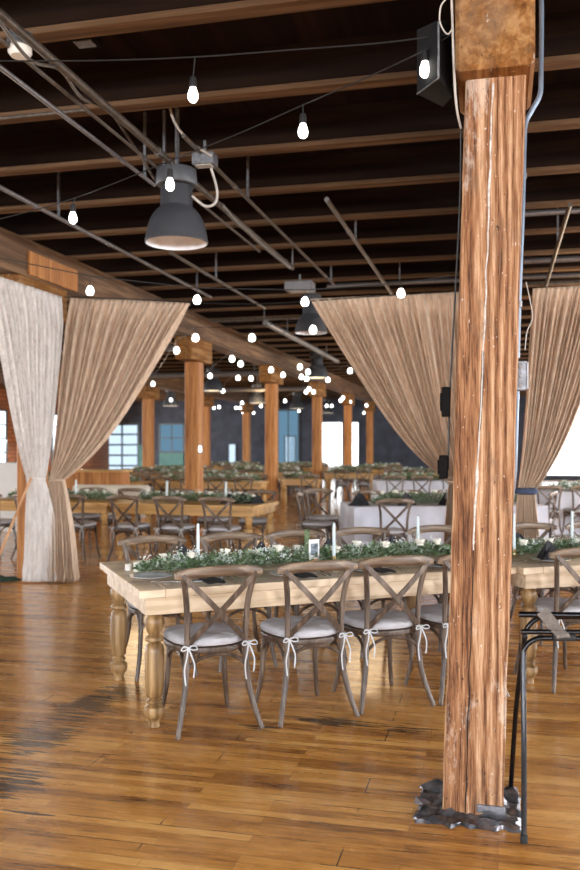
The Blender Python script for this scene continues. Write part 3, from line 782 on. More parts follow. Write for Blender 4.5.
def chair(c, rz, label, group, rear=False):
    """c = seat centre, or the midpoint of the rear feet when rear=True"""
    c = Vector((c[0], c[1], 0))
    if rear: c = c + Vector((-math.sin(rz), math.cos(rz), 0))*.262
    if not used:
        used.append(1); chair0.location = c; chair0.rotation_euler.z = rz; chair0['label'] = label; chair0['group'] = group; return chair0
    return dup(chair0, c, rz, label, group)

# small-in-frame chair: same shape, one mesh
def make_far_chair():
    mb = MB()
    deps = bpy.context.evaluated_depsgraph_get()
    mats = [M['chair'], M['cushion'], M['tie'], M['rail']]
    for ch in chair0.children:
        for o in [ch]+list(ch.children):
            mb.mi = mats.index(o.data.materials[0])
            mb.add([v.co for v in o.data.vertices], [list(p.vertices) for p in o.data.polygons])
    mb.mi = 0
    return mb.build('crossback_chair', mats, None, True)
far_chair0 = make_far_chair(); tag(far_chair0, 'x', 'chair'); far_used = []
def far_chair(c, rz, label, group):
    c = (c[0], c[1], 0)
    if not far_used: o = far_chair0; far_used.append(1)
    else: o = far_chair0.copy(); COL.objects.link(o)
    o.location = c; o.rotation_euler.z = rz; o['label'] = label; o['group'] = group

R22 = math.radians(22.1)
G1 = 'crossback chairs on the near side of the front table'
chair((-.376,4.65), R22+.02, 'crossback chair nearest the turned corner leg of the front table', G1, True)
chair((.166,4.85), R22+.01, 'crossback chair in the middle of the three clear ones at the front table', G1, True)
chair((.634,5.07), R22-.03, 'crossback chair just left of the big front post', G1, True)
chair((1.125,5.25), R22, 'crossback chair mostly hidden behind the big front post', G1, True)
chair((1.885,5.50), R22-.06, 'crossback chair right of the front post, behind the black tubular stand', G1, True)
chair((2.47,5.70), R22-.06, 'crossback chair at the right edge behind the black stand', G1, True)
G2 = 'crossback chairs on the far side of the front table'
e1, e2 = Vector((math.cos(R22), math.sin(R22))), Vector((-math.sin(R22), math.cos(R22)))
C0 = Vector((-.813, 4.63))              # the front table's near left corner
TW, TL = 1.25, 2.46
FS = ['far-side crossback chair at the left end, behind the left candle', 'far-side crossback chair, second from the table end', 'far-side crossback chair behind the photo card', 'far-side crossback chair behind the tallest candle']
for tt, n in zip((.54, 1.12, 1.66, 2.21), FS):
    q = C0 + e1*(tt-.12) + e2*(TW+.02); chair(q, R22+PI+random.uniform(-.04,.04), n, G2)
for tt, n in ((2.85,'far-side crossback chair hidden behind the front post'), (3.72,'far-side crossback chair right of the front post, left of the black napkin'), (4.30,'far-side crossback chair at the right edge of the picture')):
    q = C0 + e1*(tt-.12) + e2*(TW-.02-.1*(tt-2.6)); chair(q, R22+PI-.08, n, G2)

# ------------------------------------------------------------------ tables
T = .775
LEG = [(.030,0),(.034,.004),(.030,.028),(.036,.045),(.052,.062),(.057,.085),(.054,.110),(.032,.128),(.043,.136),(.044,.146),(.031,.157),(.046,.175),(.052,.24),(.055,.33),(.054,.42),(.048,.452),(.030,.468),
       (.050,.478),(.053,.488),(.050,.498),(.032,.510),(.042,.53),(.055,.575),(.054,.600),(.034,.622),(.052,.632),(.055,.642),(.050,.652),(.050,.680)]
def farm_table(c0, rz, L, W, label, m, ml, T=T, group='farmhouse tables', legs=4):
    """c0: near left corner on plan"""
    t = empty('farmhouse_table', (c0[0], c0[1], 0), rz, label, 'table', group)
    top = MB(); n = 5; wb = (W)/n
    for k in range(n): top.box((L/2, wb*(k+.5), T-.0225), (L-.30, wb-.003, .045), 0, .003)
    for x in (.075, L-.075): top.box((x, W/2, T-.0225), (.147, W, .045), 0, .004)
    top.build('tabletop', m, t)
    a = MB(); i = .045
    a.box((L/2, i+.0125, T-.045-.05), (L-2*i, .025, .10), 0, .002); a.box((L/2, W-i-.0125, T-.045-.05), (L-2*i, .025, .10), 0, .002)
    a.box((i+.0125, W/2, T-.095), (.025, W-2*i-.05, .10), 0, .002); a.box((L-i-.0125, W/2, T-.095), (.025, W-2*i-.05, .10), 0, .002)
    a.build('apron', m, t)
    for (x, y) in ((.11,.11),(L-.11,.11),(.11,W-.11),(L-.11,W-.11)):
        b = MB().lathe(LEG, (x,y,0), 28); b.box((x,y,.705), (.09,.09,.05), 0, .002)
        b.build('leg', ml, t, True)
    return t
farm_table(C0, R22, TL, TW, 'farmhouse table with turned legs in front, dressed with a garland', M['table'], M['tleg'])
C2 = C0 + e1*(TL+.012) + e2*(-.05); R2 = math.radians(17)
f1, f2 = Vector((math.cos(R2), math.sin(R2))), Vector((-math.sin(R2), math.cos(R2)))
farm_table(C2, R2, TL, 1.2, 'second farmhouse table, joined on right of the front post', M['table'], M['tleg'])

# ------------------------------------------------------------------ garlands
def leafquad(mb, c, d, up, L, w):
    d = d.normalized(); s = d.cross(up)
    if s.length < 1e-3: s = Vector((1,0,0))
    s.normalize(); n = s.cross(d)
    a = c; b = c + d*L*.5 + s*w + n*L*.08; e = c + d*L; f = c + d*L*.5 - s*w + n*L*.08; m_ = c + d*L*.5 - n*L*.02
    mb.add([a, b, e, f, m_], [(0,1,4),(1,2,4),(2,3,4),(3,0,4)])
def garland(o3, rz, L, label, dens=1.0, flowers=10, w=.13, h=.10, leaf=1.0, seed=1, group='greenery garlands on the tables', wig=.03):
    rnd = random.Random(seed)
    t = empty('garland', o3, rz, label, 'garland', group)
    a = MB(); b = MB(); c = MB()
    def cen(x): return Vector((x, wig*math.sin(x*2.3+seed), 0))
    # stem along the middle
    st = MB().tube([cen(L*k/24)+Vector((0,0,.018)) for k in range(25)], .006, 5); st.build('stem', M['leaf'], t)
    n = int(1500*L*dens)
    for i in range(n):
        x = rnd.uniform(0, L); taper = min(1, .35+min(x, L-x)*4)
        ang = rnd.uniform(0, PI); rr = rnd.random()**.5
        off = Vector((0, math.cos(ang)*w*rr*taper, abs(math.sin(ang))*h*rr*taper+.012))
        c0 = cen(x)+off
        d = Vector((rnd.uniform(-1,1), off.y/w*1.3+rnd.uniform(-.6,.6), rnd.uniform(-.1,.9)))
        k = rnd.random(); up = Vector((rnd.uniform(-.5,.5), rnd.uniform(-.5,.5), 1))
        Lf = rnd.uniform(.022,.045)*leaf
        if c0.z+min(0, d.normalized().z*Lf) < .004: d.z = abs(d.z)+.05
        leafquad(a if k < .6 else b, c0, d, up, Lf, Lf*rnd.uniform(.2,.36))
    for i in range(int(22*L*min(1.5,dens+.3))):          # trailing sprigs
        x = rnd.uniform(0, L); s = rnd.choice((-1,1)); p = cen(x)+Vector((0, s*w*.6, .03)); d = Vector((rnd.uniform(-1,1), s*rnd.uniform(.3,1), rnd.uniform(0,.25)))
        for k in range(7):
            q = p+d.normalized()*(.016*k*leaf); q.z = max(.008, q.z-.0008*k*k)
            for sg in (-1, 1): leafquad(a if i % 2 else b, q, d+Vector((-d.y*sg, d.x*sg, .2)), Vector((0,0,1)), .022*leaf, .007*leaf)
    for i in range(int(13*L*min(1.3,dens+.2))):          # filler flowers in tufts
        x = rnd.uniform(0, L); p = cen(x)+Vector((0, rnd.uniform(-.7,.7)*w, h*rnd.uniform(.7,1.35)))
        for k in range(26):
            q = p+Vector((rnd.gauss(0,.022), rnd.gauss(0,.022), rnd.gauss(0,.018)))
            r = rnd.uniform(.003,.0055)*leaf
            c.add([q+Vector(v)*r for v in ((1,0,0),(-1,0,0),(0,1,0),(0,-1,0),(0,0,1),(0,0,-1))], [(0,2,4),(2,1,4),(1,3,4),(3,0,4),(2,0,5),(1,2,5),(3,1,5),(0,3,5)])
    a.build('foliage', M['leaf'], t); b.build('pale_foliage', M['leaf_pale'], t); tag(c.build('filler_flowers', M['breath'], t), kind='stuff')
    for i in range(flowers):
        x = L*(i+.5)/flowers + rnd.uniform(-.08,.08); r = rnd.uniform(.032,.050)*(1 if leaf < 1.3 else 1.25)
        p = cen(x)+Vector((0, rnd.uniform(-.55,.55)*w, h*rnd.uniform(.85,1.15)))
        rose(p, r, rnd).build('rose', M['bloom'], t, True)
    return t
def rose(p, r, rnd):
    mb = MB()
    for ring, (cnt, tilt, sc) in enumerate(((6,.35,1.0),(5,.75,.85),(4,1.1,.62),(3,1.35,.42))):
        for k in range(cnt):
            a = 2*PI*k/cnt + ring*.5 + rnd.uniform(-.1,.1)
            out = Vector((math.cos(a), math.sin(a), 0)); sd = Vector((-out.y, out.x, 0))
            vs = []
            for i in range(4):
                f = i/3; rad = r*sc*math.sin(f*PI*.5)*math.cos(tilt*.6); z = r*sc*(math.sin(tilt)*f*1.0+.1*f) - (.25*r*f*f if ring == 0 else 0)
                wd = r*sc*.62*math.sin(.25+f*2.3)
                for j in range(5):
                    g_ = (j-2)/2
                    vs.append(p + out*(rad-.25*r*sc*g_*g_*f) + sd*(wd*g_) + Vector((0,0,z+.12*r*g_*g_)))
            mb.add(vs, [(i*5+j, i*5+j+1, i*5+6+j, i*5+5+j) for i in range(3) for j in range(4)])
    mb.lathe([(0,-r*.3),(r*.5,-r*.1),(r*.45,r*.35),(r*.2,r*.6),(0,r*.65)], p, 10)
    return mb
def on_table(x, y, C=C0, a=e1, b=e2, z=T): 
    q = C + a*x + b*y; return Vector((q.x, q.y, z+.001))
garland(on_table(.13, .66), R22, 2.28, 'greenery garland with cream roses along the front table', 1.25, 11, .12, .085, 1.0, 4)
garland(on_table(.05, .60, C2, f1, f2), R2, 2.3, 'greenery garland on the joined table right of the front post', 1.25, 10, .12, .085, 1.0, 9)

# table ware -----------------------------------------------------
def candle(p, hgt, label, s=1.0, group='pale blue taper candles'):
    t = empty('taper_candle', p, 0, label, 'candle', group)
    MB().lathe([(.034*s,0),(.036*s,.004),(.012*s,.012),(.010*s,.03),(.016*s,.035),(.016*s,.055),(.0,.055)], seg=16).build('holder', M['brass'], t, True)
    MB().lathe([(.0110*s,.04),(.0105*s,.04+hgt*.5),(.0085*s,.04+hgt-.01),(.003,.04+hgt),(0,.04+hgt)], seg=12).build('candle_stick', M['candle'], t, True)
    MB().tube([(0,0,.04+hgt-.002),(0.001,0,.04+hgt+.012)], .0012, 5).build('wick', M['crack'], t)
def T1(px, yy):                         # table coordinate along the front table whose point (.,yy) shows at column px
    k = (px-290)/F; q = C0+e2*yy
    return (k*q.y-q.x)/(e1.x-k*e1.y)
def T2_(px, yy):
    k = (px-290)/F; q = C2+f2*yy
    return (k*q.y-q.x)/(f1.x-k*f1.y)
candle(on_table(T1(198,.80), .80), .24, 'taper candle on the left of the front table garland')
candle(on_table(T1(334,.56), .56), .235, 'taper candle beside the photo card on the front table')
candle(on_table(T1(418,.76), .76), .24, 'taper candle just left of the big front post')
candle(on_table(T2_(514,.50), .50, C2, f1, f2), .27, 'taper candle close against the right of the front post')
candle(on_table(T2_(572,.66), .66, C2, f1, f2), .26, 'taper candle near the right edge on the joined table')
# photo card in a stand
cp = on_table(T1(314,.60), .60)
pc = empty('table_card', cp, R22+.25, 'white framed photo card standing in the front table garland', 'table card')
MB().box((0,0,.10), (.085,.006,.13), 0, .001).build('card', M['card'], pc)
MB().box((0,-.0035,.10), (.06,.002,.075), 0).build('photo_print', M['photo'], pc)
MB().box((0,0,.018), (.06,.04,.035), 0, .003).build('card_base', M['pole_wood'], pc)
# tall sprig
sg = empty('leafy_sprig', on_table(T1(307,.62), .62), 0, 'tall green sprig rising beside the photo card', 'sprig')
mb = MB(); mb.tube([(0,0,.03),(.004,0,.12),(-.002,0,.23)], .002, 5)
for k in range(16):
    z = .07+.010*k
    for s in (-1,1): leafquad(mb, Vector((0,0,z)), Vector((s, random.uniform(-.6,.6), .6)), Vector((0,1,.3)), .024, .007)
mb.build('sprig_leaves', M['leaf'], sg)

def plate(p, rz, label, napkin=None, np_label=None):
    t = empty('dinner_plate', p, rz, label, 'plate', 'plates laid on the front tables')
    MB().lathe([(.0,.003),(.075,.003),(.085,.006),(.125,.016),(.127,.019),(.123,.020),(.085,.011),(.07,.008),(0,.008)], seg=32).build('plate_body', M['plate'], t, True)
def fork(p, rz, label, kind):
    t = empty(kind, p, rz, label, kind, 'cutlery on the front tables')
    mb = MB(); mb.strip(curve_pts([(0,-.10,.003),(0,-.04,.005),(0,.02,.004),(0,.045,.004)], 3), [.012]*3+[.008]*3+[.006]*3+[.010], .002, (1,0,0))
    if kind == 'fork':
        for k in range(4): mb.strip([(-.009+.006*k,.045,.004),(-.009+.006*k,.07,.007),(-.009+.006*k,.095,.005)], .0028, .0018, (1,0,0))
        mb.box((0,.047,.0045), (.022,.008,.002))
    else: mb.strip([(0,.045,.004),(.002,.08,.004),(0,.12,.003)], [.016,.020,.008], .002, (1,0,0))
    mb.build(kind+'_body', M['steel'], t)
def napkin_flat(p, rz, label):
    mb = MB(); n = 10; vs = []
    for j in range(n+1):
        for i in range(7):
            x = -.055+.11*i/6; y = .10-.30*j/n; z = .024+.003*math.sin(i*1.3+j)
            if y < -.135: z -= 0
            vs.append((x*(1+.1*math.sin(j)), y, z))
    mb.add(vs, [(j*7+i, j*7+i+1, j*7+8+i, j*7+7+i) for j in range(n) for i in range(6)])
    o = mb.build('napkin', M['napkin'], None, True, loc=p, rz=rz); md = o.modifiers.new('t','SOLIDIFY'); md.thickness = .006
    tag(o, label, 'napkin', 'black napkins on the plates')
def napkin_fan(p, rz, label, s=1.0, group='black napkins on the plates'):
    """standing folded napkin: a pointed tent"""
    mb = MB()
    vs = [(-.08,-.03,0),(.08,-.03,0),(.05,.05,0),(-.05,.05,0),(-.01,0,.105),(.03,.01,.085)]
    vs = [(x*s,y*s,z*s) for x,y,z in vs]
    mb.add(vs, [(0,1,5,4),(1,2,5),(2,3,4,5),(3,0,4),(3,2,1,0)])
    mb.add([(x*s,y*s,z*s) for x,y,z in [(-.10,-.05,0),(.0,-.055,0),(-.02,-.04,.07),(-.05,.03,0)]], [(0,1,2),(1,3,2),(3,0,2),(0,3,1)])
    o = mb.build('napkin', M['napkin'], None, False, loc=p, rz=rz); tag(o, label, 'napkin', group)
spots = [(.42,'first chair from the table end'), (.98,'second chair from the table end'), (1.50,'third chair, left of the front post'), (2.02,'chair hidden by the front post')]
for x, n in spots:
    x0 = x-.02
    plate(on_table(x0, .20), R22, 'white plate laid before the '+n)
    napkin_flat(on_table(x0+.03, .175), R22, 'black napkin on the plate before the '+n)
    fork(on_table(x0+.19, .19), R22, 'fork right of the plate before the '+n, 'fork')
    fork(on_table(x0+.225, .19), R22-.08, 'knife right of the plate before the '+n, 'knife')
    plate(on_table(x0+.12, TW-.22), R22, 'white plate on the far side facing the '+n)
    napkin_fan(on_table(x0+.12, TW-.22, z=T+.019), R22+.4, 'black pointed napkin on the far side facing the '+n)
plate(on_table(.16,.42), R22, 'white plate at the bare end of the front table')
fork(on_table(.21,.22), R22+1.2, 'fork lying at the bare end of the front table', 'fork')
for x, y, n, s in ((.10,.78,'shorter frosted votive at the end of the front table',.8), (.15,.72,'taller frosted votive at the end of the front table',1.15)):
    v = empty('votive', on_table(x, y), 0, n, 'votive')
    MB().lathe([(.022*s,0),(.026*s,.003),(.026*s,.05*s),(.023*s,.05*s),(.023*s,.01),(0,.01)], seg=18).build('cup', M['votive'], v, True)
    MB().lathe([(.0,.012),(.021*s,.012),(.021*s,.03*s),(0,.032*s)], seg=14).build('wax', M['card'], v, True)
for x, n in ((.35,'fifth chair, right of the front post'), (.95,'chair at the right edge')):
    plate(on_table(x, .22, C2, f1, f2), R2, 'white plate on the joined table by the '+n)
    napkin_fan(on_table(x, .24, C2, f1, f2, T+.019), R2+.2, 'black pointed napkin on the joined table by the '+n, 1.2)
    fork(on_table(x-.18, .2, C2, f1, f2), R2, 'fork on the joined table by the '+n, 'fork')
napkin_fan(on_table(.55, .95, C2, f1, f2), R2, 'black pointed napkin beyond the garland on the joined table', 1.2)

# ------------------------------------------------------------------ black tubular stand, right foreground
st = empty('tray_stand', (.95,3.6,0), 0, 'black tubular folding tray stand with webbing straps at the right edge', 'tray stand')
def off(p): return Vector(p)-Vector((.95,3.6,0))
X2 = 1.62
MB().tube(curve_pts([off((.917,3.37,0)), off((.933,3.43,.36)), off((.949,3.50,.67)), off((.962,3.51,.735)), off((1.005,3.51,.766)), off((1.06,3.51,.770)), off((1.3,3.50,.770)), off((X2-.07,3.50,.770)), off((X2,3.50,.75)), off((X2+.01,3.49,.69)), off((X2+.02,3.36,0))], 6), .0115, 12).build('front_frame', M['black_metal'], st, True)
MB().tube(curve_pts([off((.987,3.85,0)), off((.984,3.74,.42)), off((.984,3.62,.71)), off((.994,3.61,.785)), off((1.035,3.61,.828)), off((1.09,3.61,.836)), off((1.3,3.60,.838)), off((X2-.06,3.60,.835)), off((X2,3.61,.81)), off((X2+.01,3.62,.76)), off((X2-.02,3.85,0))], 6), .011, 12).build('rear_frame', M['black_metal'], st, True)
MB().tube([off((.952,3.58,.853)), off((X2,3.555,.850))], .0125, 10).build('top_bar', M['black_metal'], st, True)
MB().tube([off((.945,3.515,.795)), off((X2,3.505,.792))], .0105, 10).build('spreader_bar', M['black_metal'], st, True)
MB().tube([off((1.07,3.50,.775)), off((1.16,3.50,.775))], .0155, 10).build('sleeve', M['rubber'], st, True)
for x in (1.075, 1.45):
    MB().strip(curve_pts([off((x-.03,3.57,.868)), off((x-.012,3.55,.845)), off((x+.01,3.52,.81)), off((x+.03,3.485,.785)), off((x+.035,3.50,.762))], 4), .055, .003, (1,0,0)).build('strap', M['webbing'], st)
for c in ((.917,3.37),(X2+.02,3.36),(.985,3.85),(X2-.02,3.85)): MB().lathe([(.014,0),(.0155,.004),(.0145,.03)], off((c[0],c[1],.0)), 12).build('foot_cap', M['rubber'], st, True)

# ------------------------------------------------------------------ the hall behind
def bg_long(cx, cy, ang, L, W, label, m, cloth=False, seed=1, gl=None, glab='', dens=.45, leaf=1.5, fl_n=6, T=.775, group='tables in the hall behind'):
    """cx,cy: near-right corner; table runs to the left along -u"""
    u = Vector((math.cos(ang), math.sin(ang))); v = Vector((-math.sin(ang), math.cos(ang)))
    c0 = Vector((cx, cy)) - u*L
    if not cloth: farm_table(c0, ang, L, W, label, m, m, group=group)
    else: cloth_table(c0, ang, L, W, label)
    p = c0 + u*.15 + v*(W*.5)
    garland(Vector((p.x, p.y, T+.002)), ang, L-.3, glab, dens, fl_n, .14, .11, leaf, seed)
    return c0, u, v
def cloth_table(c0, ang, L, W, label):
    t = empty('cloth_table', (c0.x, c0.y, 0), ang, label, 'table', 'cloth-covered tables')
    mb = MB(); per = []; n = 30
    for k in range(n): per.append((L*k/n, 0, 0,-1))
    for k in range(n//2): per.append((L, W*k/(n/2), 1, 0))
    for k in range(n): per.append((L-L*k/n, W, 0, 1))
    for k in range(n//2): per.append((0, W-W*k/(n/2), -1, 0))
    K = len(per); vs = []
    for j in range(9):
        f = j/8
        for i, (x, y, nx, ny) in enumerate(per):
            a = (.035*math.sin(i*1.25)+.02*math.sin(i*.7+1))*f + .03*f
            vs.append((x+nx*a, y+ny*a, .775-.72*f))
    fs = [(j*K+i, j*K+(i+1) % K, (j+1)*K+(i+1) % K, (j+1)*K+i) for j in range(8) for i in range(K)]
    fs.append(list(range(K)))
    o = mb.add(vs, fs).build('tablecloth_skirt', M['cloth'], t, True)
    MB().box((L/2,W/2,.755), (L-.02,W-.02,.03)).build('tabletop', M['table_bg'], t)
    for (x, y) in ((.1,.1),(L-.1,.1),(.1,W-.1),(L-.1,W-.1)): MB().tube([(x,y,0),(x,y,.74)], .02, 8).build('leg', M['black_metal'], t)
RL = math.radians(-22)
# long table on the left (two joined)
cL = Vector((-.473, 11.25)); LA = math.radians(-17)
for i in range(2):
    uu = Vector((math.cos(LA), math.sin(LA))); c = cL - uu*(2.14*i)
    bg_long(c.x, c.y, LA, 2.12, 1.1, ('honey wood table behind the front table, at its right end', 'honey wood table seen past the tied drapes')[i], M['table_bg'], seed=20+i, glab=('garland on the honey wood table behind the front table', 'garland on the honey wood table past the drapes')[i], dens=.8, leaf=1.25, fl_n=11)
    vv = Vector((-uu.y, uu.x))
    for k in range(3):
        q = c - uu*(.40+.66*k) - vv*.08
        chair(q, LA+random.uniform(-.06,.06), f'{("first","second","third","fourth")[k]} near-side chair from the right of the '+('honey table behind the front one' if i == 0 else 'honey table past the drapes'), 'near-side chairs at the honey wood tables')
        q = c - uu*(.40+.66*k) + vv*1.22
        chair(q, LA+PI+random.uniform(-.06,.06), f'{("first","second","third","fourth")[k]} far-side chair from the right of the '+('honey table behind the front one' if i == 0 else 'honey table past the drapes'), 'far-side chairs at the honey wood tables')
for px, py, n in ((226,490,'taper candle at the right of the honey wood table'), (167,495,'taper candle in the middle of the honey wood table'), (76,497,'taper candle just right of the tied drapes')):
    k = (px-290)/F; uu = Vector((math.cos(LA), math.sin(LA))); vv = Vector((-uu.y, uu.x)); q0 = cL+vv*.45
    tt = (k*q0.y-q0.x)/(uu.x-k*uu.y); q = q0+uu*tt
    candle(Vector((q.x,q.y,.777)), .26, n, 1.6)
for k, px in enumerate((240,248,262)):
    q = cL + Vector((-.35+.18*k, .55)); napkin_fan(Vector((q.x,q.y,.777)), .3*k, f'black pointed napkin at the right end of the honey wood table, {("left","middle","right")[k]} of three', 1.4, 'black napkins on the honey wood table')
# white cloth table on the right behind
RA = math.radians(6)
c0 = Vector(((354-290)/F*11.1, 11.1)); cloth_table(c0, RA, 2.6, 1.1, 'white cloth table behind the front table, left of the post')
u_, v_ = Vector((math.cos(RA), math.sin(RA))), Vector((-math.sin(RA), math.cos(RA)))
p = c0+u_*.35+v_*.5
garland(Vector((p.x,p.y,.777)), RA, 2.2, 'garland on the white cloth table left of the post', .8, 9, .15, .13, 1.3, 33)
chair(c0+u_*.42-v_*.22, RA+.05, 'dark crossback chair in front of the white cloth table', 'chairs at the white cloth tables')
chair(c0+u_*1.6-v_*.15, RA, 'crossback chair at the white cloth table hidden by the post', 'chairs at the white cloth tables')
chair(c0+Vector((-.45,.9)), RA-PI/2-.3, 'crossback chair at the left end of the white cloth table', 'chairs at the white cloth tables')
chair(c0+Vector((-.32,1.9)), RA-PI+.2, 'crossback chair behind the left end of the white cloth table', 'chairs at the white cloth tables')
for k, x in enumerate((.12,.75,1.3)):
    q = c0+u_*x+v_*.25; napkin_fan(Vector((q.x,q.y,.777)), .4*k, f'black pointed napkin on the white cloth table, {("left","middle","right")[k]} of three', 1.7, 'black napkins on the white cloth table')
for k in range(4):
    q = c0+u_*(.5+.6*k)+v_*1.3; chair(q, RA+PI, f'{("first","second","third","fourth")[k]} far-side chair from the left at the white cloth table', 'chairs at the white cloth tables')
# second white cloth table farther
c1 = Vector(((377-290)/F*19.5, 19.5)); cloth_table(c1, 0, 2.6, 1.1, 'far white cloth table under the swept middle drape')
garland(Vector((c1.x+.2,c1.y+.5,.777)), 0, 2.2, 'garland on the far white cloth table', .3, 7, .15, .13, 2.2, 35)
for k in range(4): far_chair((c1.x+.35+.62*k, c1.y-.15), random.uniform(-.1,.1), f'{("first","second","third","fourth")[k]} chair from the left at the far white cloth table', 'chairs at the far white cloth table')
# white cloth table at the right edge
c2 = Vector(((549-290)/F*14.8, 14.8)); cloth_table(c2, 0, 2.4, 1.1, 'white cloth table seen right of the tied right drape')
garland(Vector((c2.x+.2,c2.y+.5,.777)), 0, 2.0, 'garland on the white cloth table right of the tied drape', .3, 6, .15, .13, 2.0, 36)
for k in range(3): chair((c2.x-.15+.55*k, c2.y-.3), random.uniform(-.15,.15), f'{("left","middle","right")[k]} chair at the white cloth table right of the tied drape', 'chairs at the right-edge cloth table')
for k in range(2): chair((c2.x-.85, c2.y-2.2+1.2*k), PI/2-.5+k, ('crossback chair just right of the navy tie', 'crossback chair behind the navy tie')[k], 'loose chairs right of the drape')

# rows of far wooden tables
rows = [  # px of right end, distance, angle deg, length, name
    (262, 18.8, -8, 2.5, 'second-row honey table behind the nearest clear post'),
    (137, 18.6, -8, 2.5, 'second-row honey table behind the swept left drape'),
    (322, 20.6, 4, 1.0, 'second-row honey table beside the open floor'),
    (238, 22.3, -8, 2.4, 'third-row honey table left of the middle post'),
    (128, 22.3, -8, 2.4, 'third-row honey table behind the left drape'),
    (303, 25.6, -6, 2.5, 'fourth-row honey table by the third post'),
    (202, 25.6, -6, 2.5, 'fourth-row honey table behind the third row'),
    (375, 25.0, -4, 1.5, 'fourth-row honey table below the bright window'),
    (447, 25.0, -4, 1.8, 'fourth-row honey table under the middle drape'),
    (298, 28.6, -6, 2.5, 'fifth-row honey table near the bright window'),
    (208, 28.6, -6, 2.5, 'fifth-row honey table before the slate wall'),
    (395, 28.6, -4, 2.3, 'fifth-row honey table right of the bright window'),
    (330, 31.9, -4, 2.4, 'sixth-row honey table near the bright window'),
    (256, 31.9, -4, 1.5, 'sixth-row honey table before the slate wall'),
    (405, 31.9, -4, 1.7, 'sixth-row honey table right of the bright window'),
    (330, 35.5, 0, 2.4, 'last-row honey table below the bright window'),
    (262, 35.5, 0, 2.4, 'last-row honey table before the slate wall'),
]
POSTS = [g(-5.32, Y) for Y in PY] + [g(-10.8, Y) for Y in (20.1,25.5,31.0,36.5)] + [g(-.1, 9.25)]
def clear(q): return all((Vector((q.x,q.y,0))-p).length > .42 for p in POSTS)
ORD = ('first', 'second', 'third', 'fourth')
for i, (px, d, an, L, n) in enumerate(rows):
    an = math.radians(an)
    c = Vector(((px-290)/F*d, d)); k0 = c - Vector((math.cos(an), math.sin(an)))*L
    c0_, u, v = bg_long(c.x, c.y, an, L, 1.0, n, M['table_bg'], seed=50+i, glab='garland on the '+n, dens=.22, leaf=2.6, fl_n=6)
    for k in range(int(L/.6)):
        if clear(c - u*(.35+.6*k) - v*.12): far_chair(c - u*(.35+.6*k) - v*.12, an+random.uniform(-.1,.1), f'{ORD[k]} near-side chair from the right at the {n}', 'chairs at the far tables')
        if clear(c - u*(.35+.6*k) + v*1.1): far_chair(c - u*(.35+.6*k) + v*1.1, an+PI+random.uniform(-.1,.1), f'{ORD[k]} far-side chair from the right at the {n}', 'chairs at the far tables')
# furniture far left
c = at(97,470,17.0)
sb = empty('sideboard', (c.x, c.y, 0), -A, 'wooden serving counter behind the long honey table', 'sideboard')
MB().box((0,0,1.08), (1.3,.5,.05), 0, .005).build('counter_top', M['table_bg'], sb)
MB().box((0,.02,.53), (1.2,.42,1.05), 0, .005).build('counter_body', M['post_bg'], sb)
c = at(105,484,15.2)
bn = empty('upholstered_bench', (c.x, c.y, 0), -A, 'cream upholstered bench beyond the long honey table', 'bench')
MB().box((0,.25,.62), (1.5,.12,.5), 0, .04).build('backrest', M['cream'], bn, True); MB().box((0,0,.38), (1.5,.5,.14), 0, .04).build('seat', M['cream'], bn, True)
for x in (-.68,.68): MB().box((x,0,.155), (.06,.4,.31), 0, .004).build('leg', M['pole_wood'], bn)
c = at(4,475,16.0)
cb = empty('cabinet', (c.x, c.y, 0), -A, 'low white cabinet at the left edge behind the drape', 'cabinet')
MB().box((0,0,.63), (.9,.5,1.26), 0, .01).build('cabinet_body', M['whitep'], cb); MB().box((-.22,-.258,.63), (.42,.016,1.15), 0, .003).build('door', M['whitep'], cb); MB().box((.22,-.258,.63), (.42,.016,1.15), 0, .003).build('door', M['whitep'], cb)

# far wall: windows and panels ------------------------------------
def wall_rect(px0, px1, py0, py1):
    """far-wall rectangle (in building X and z) seen between those columns and rows"""
    def X(px):
        k = (px-290)/F; d = YF/(k*SA+CA); return k*d*CA-d*SA, d
    (a, da), (b_, db) = X(px0), X(px1); dm = (da+db)/2
    return a, b_, max(.02, H-(py1-HZ)/F*dm), H-(py0-HZ)/F*dm
wn = [0]
def window(px0, px1, py0, py1, m, nx, nz_, bar=.04, inset=.0):
    X0, X1, z0, z1 = wall_rect(px0, px1, py0, py1); wn[0] += 1
    t = empty(f'window_{wn[0]}', g((X0+X1)/2, YF-.02, z0), -A); t['kind'] = 'structure'
    w, h = X1-X0, z1-z0
    MB().box((0,0,h/2), (w, .01, h)).build('pane', m, t)
    f = MB()
    for x in (-w/2, w/2): f.box((x,-.03,h/2), (bar*1.6,.06,h+bar))
    for z in (0, h): f.box((0,-.03,z), (w,.06,bar*1.6))
    for k in range(1, nx): f.box((-w/2+w*k/nx,-.02,h/2), (bar,.04,h))
    for k in range(1, nz_): f.box((0,-.02,h*k/nz_), (w,.04,bar))
    f.build('window_frame', M['frame_dark'], t)
window(318, 343, 422, 471, M['sky_white'], 1, 1)
window(349, 359, 422, 471, M['sky_white'], 1, 1)
window(106, 139, 424, 478, M['sky_blue'], 2, 5, .09)
window(160, 184, 424, 452, M['sky_teal'], 2, 2, .06)
window(278, 299, 410, 472, M['sky_teal'], 2, 1, .05)
window(285, 296, 436, 470, M['sky_blue'], 1, 1, .03)
window(541, 592, 385, 476, M['sky_white'], 1, 1, .05)
window(229, 236, 444, 472, M['sky_blue'], 1, 1, .03)
for (a, b_, c_, d_, m, n) in ((139,150,445,476,'tealp',1), (160,184,453,480,'tealp',2)):
    X0, X1, z0, z1 = wall_rect(a, b_, c_, d_)
    o = gbox(f'trim_{n}', X0, X1, YF-.10, YF-.002, z0, z1, M[m])
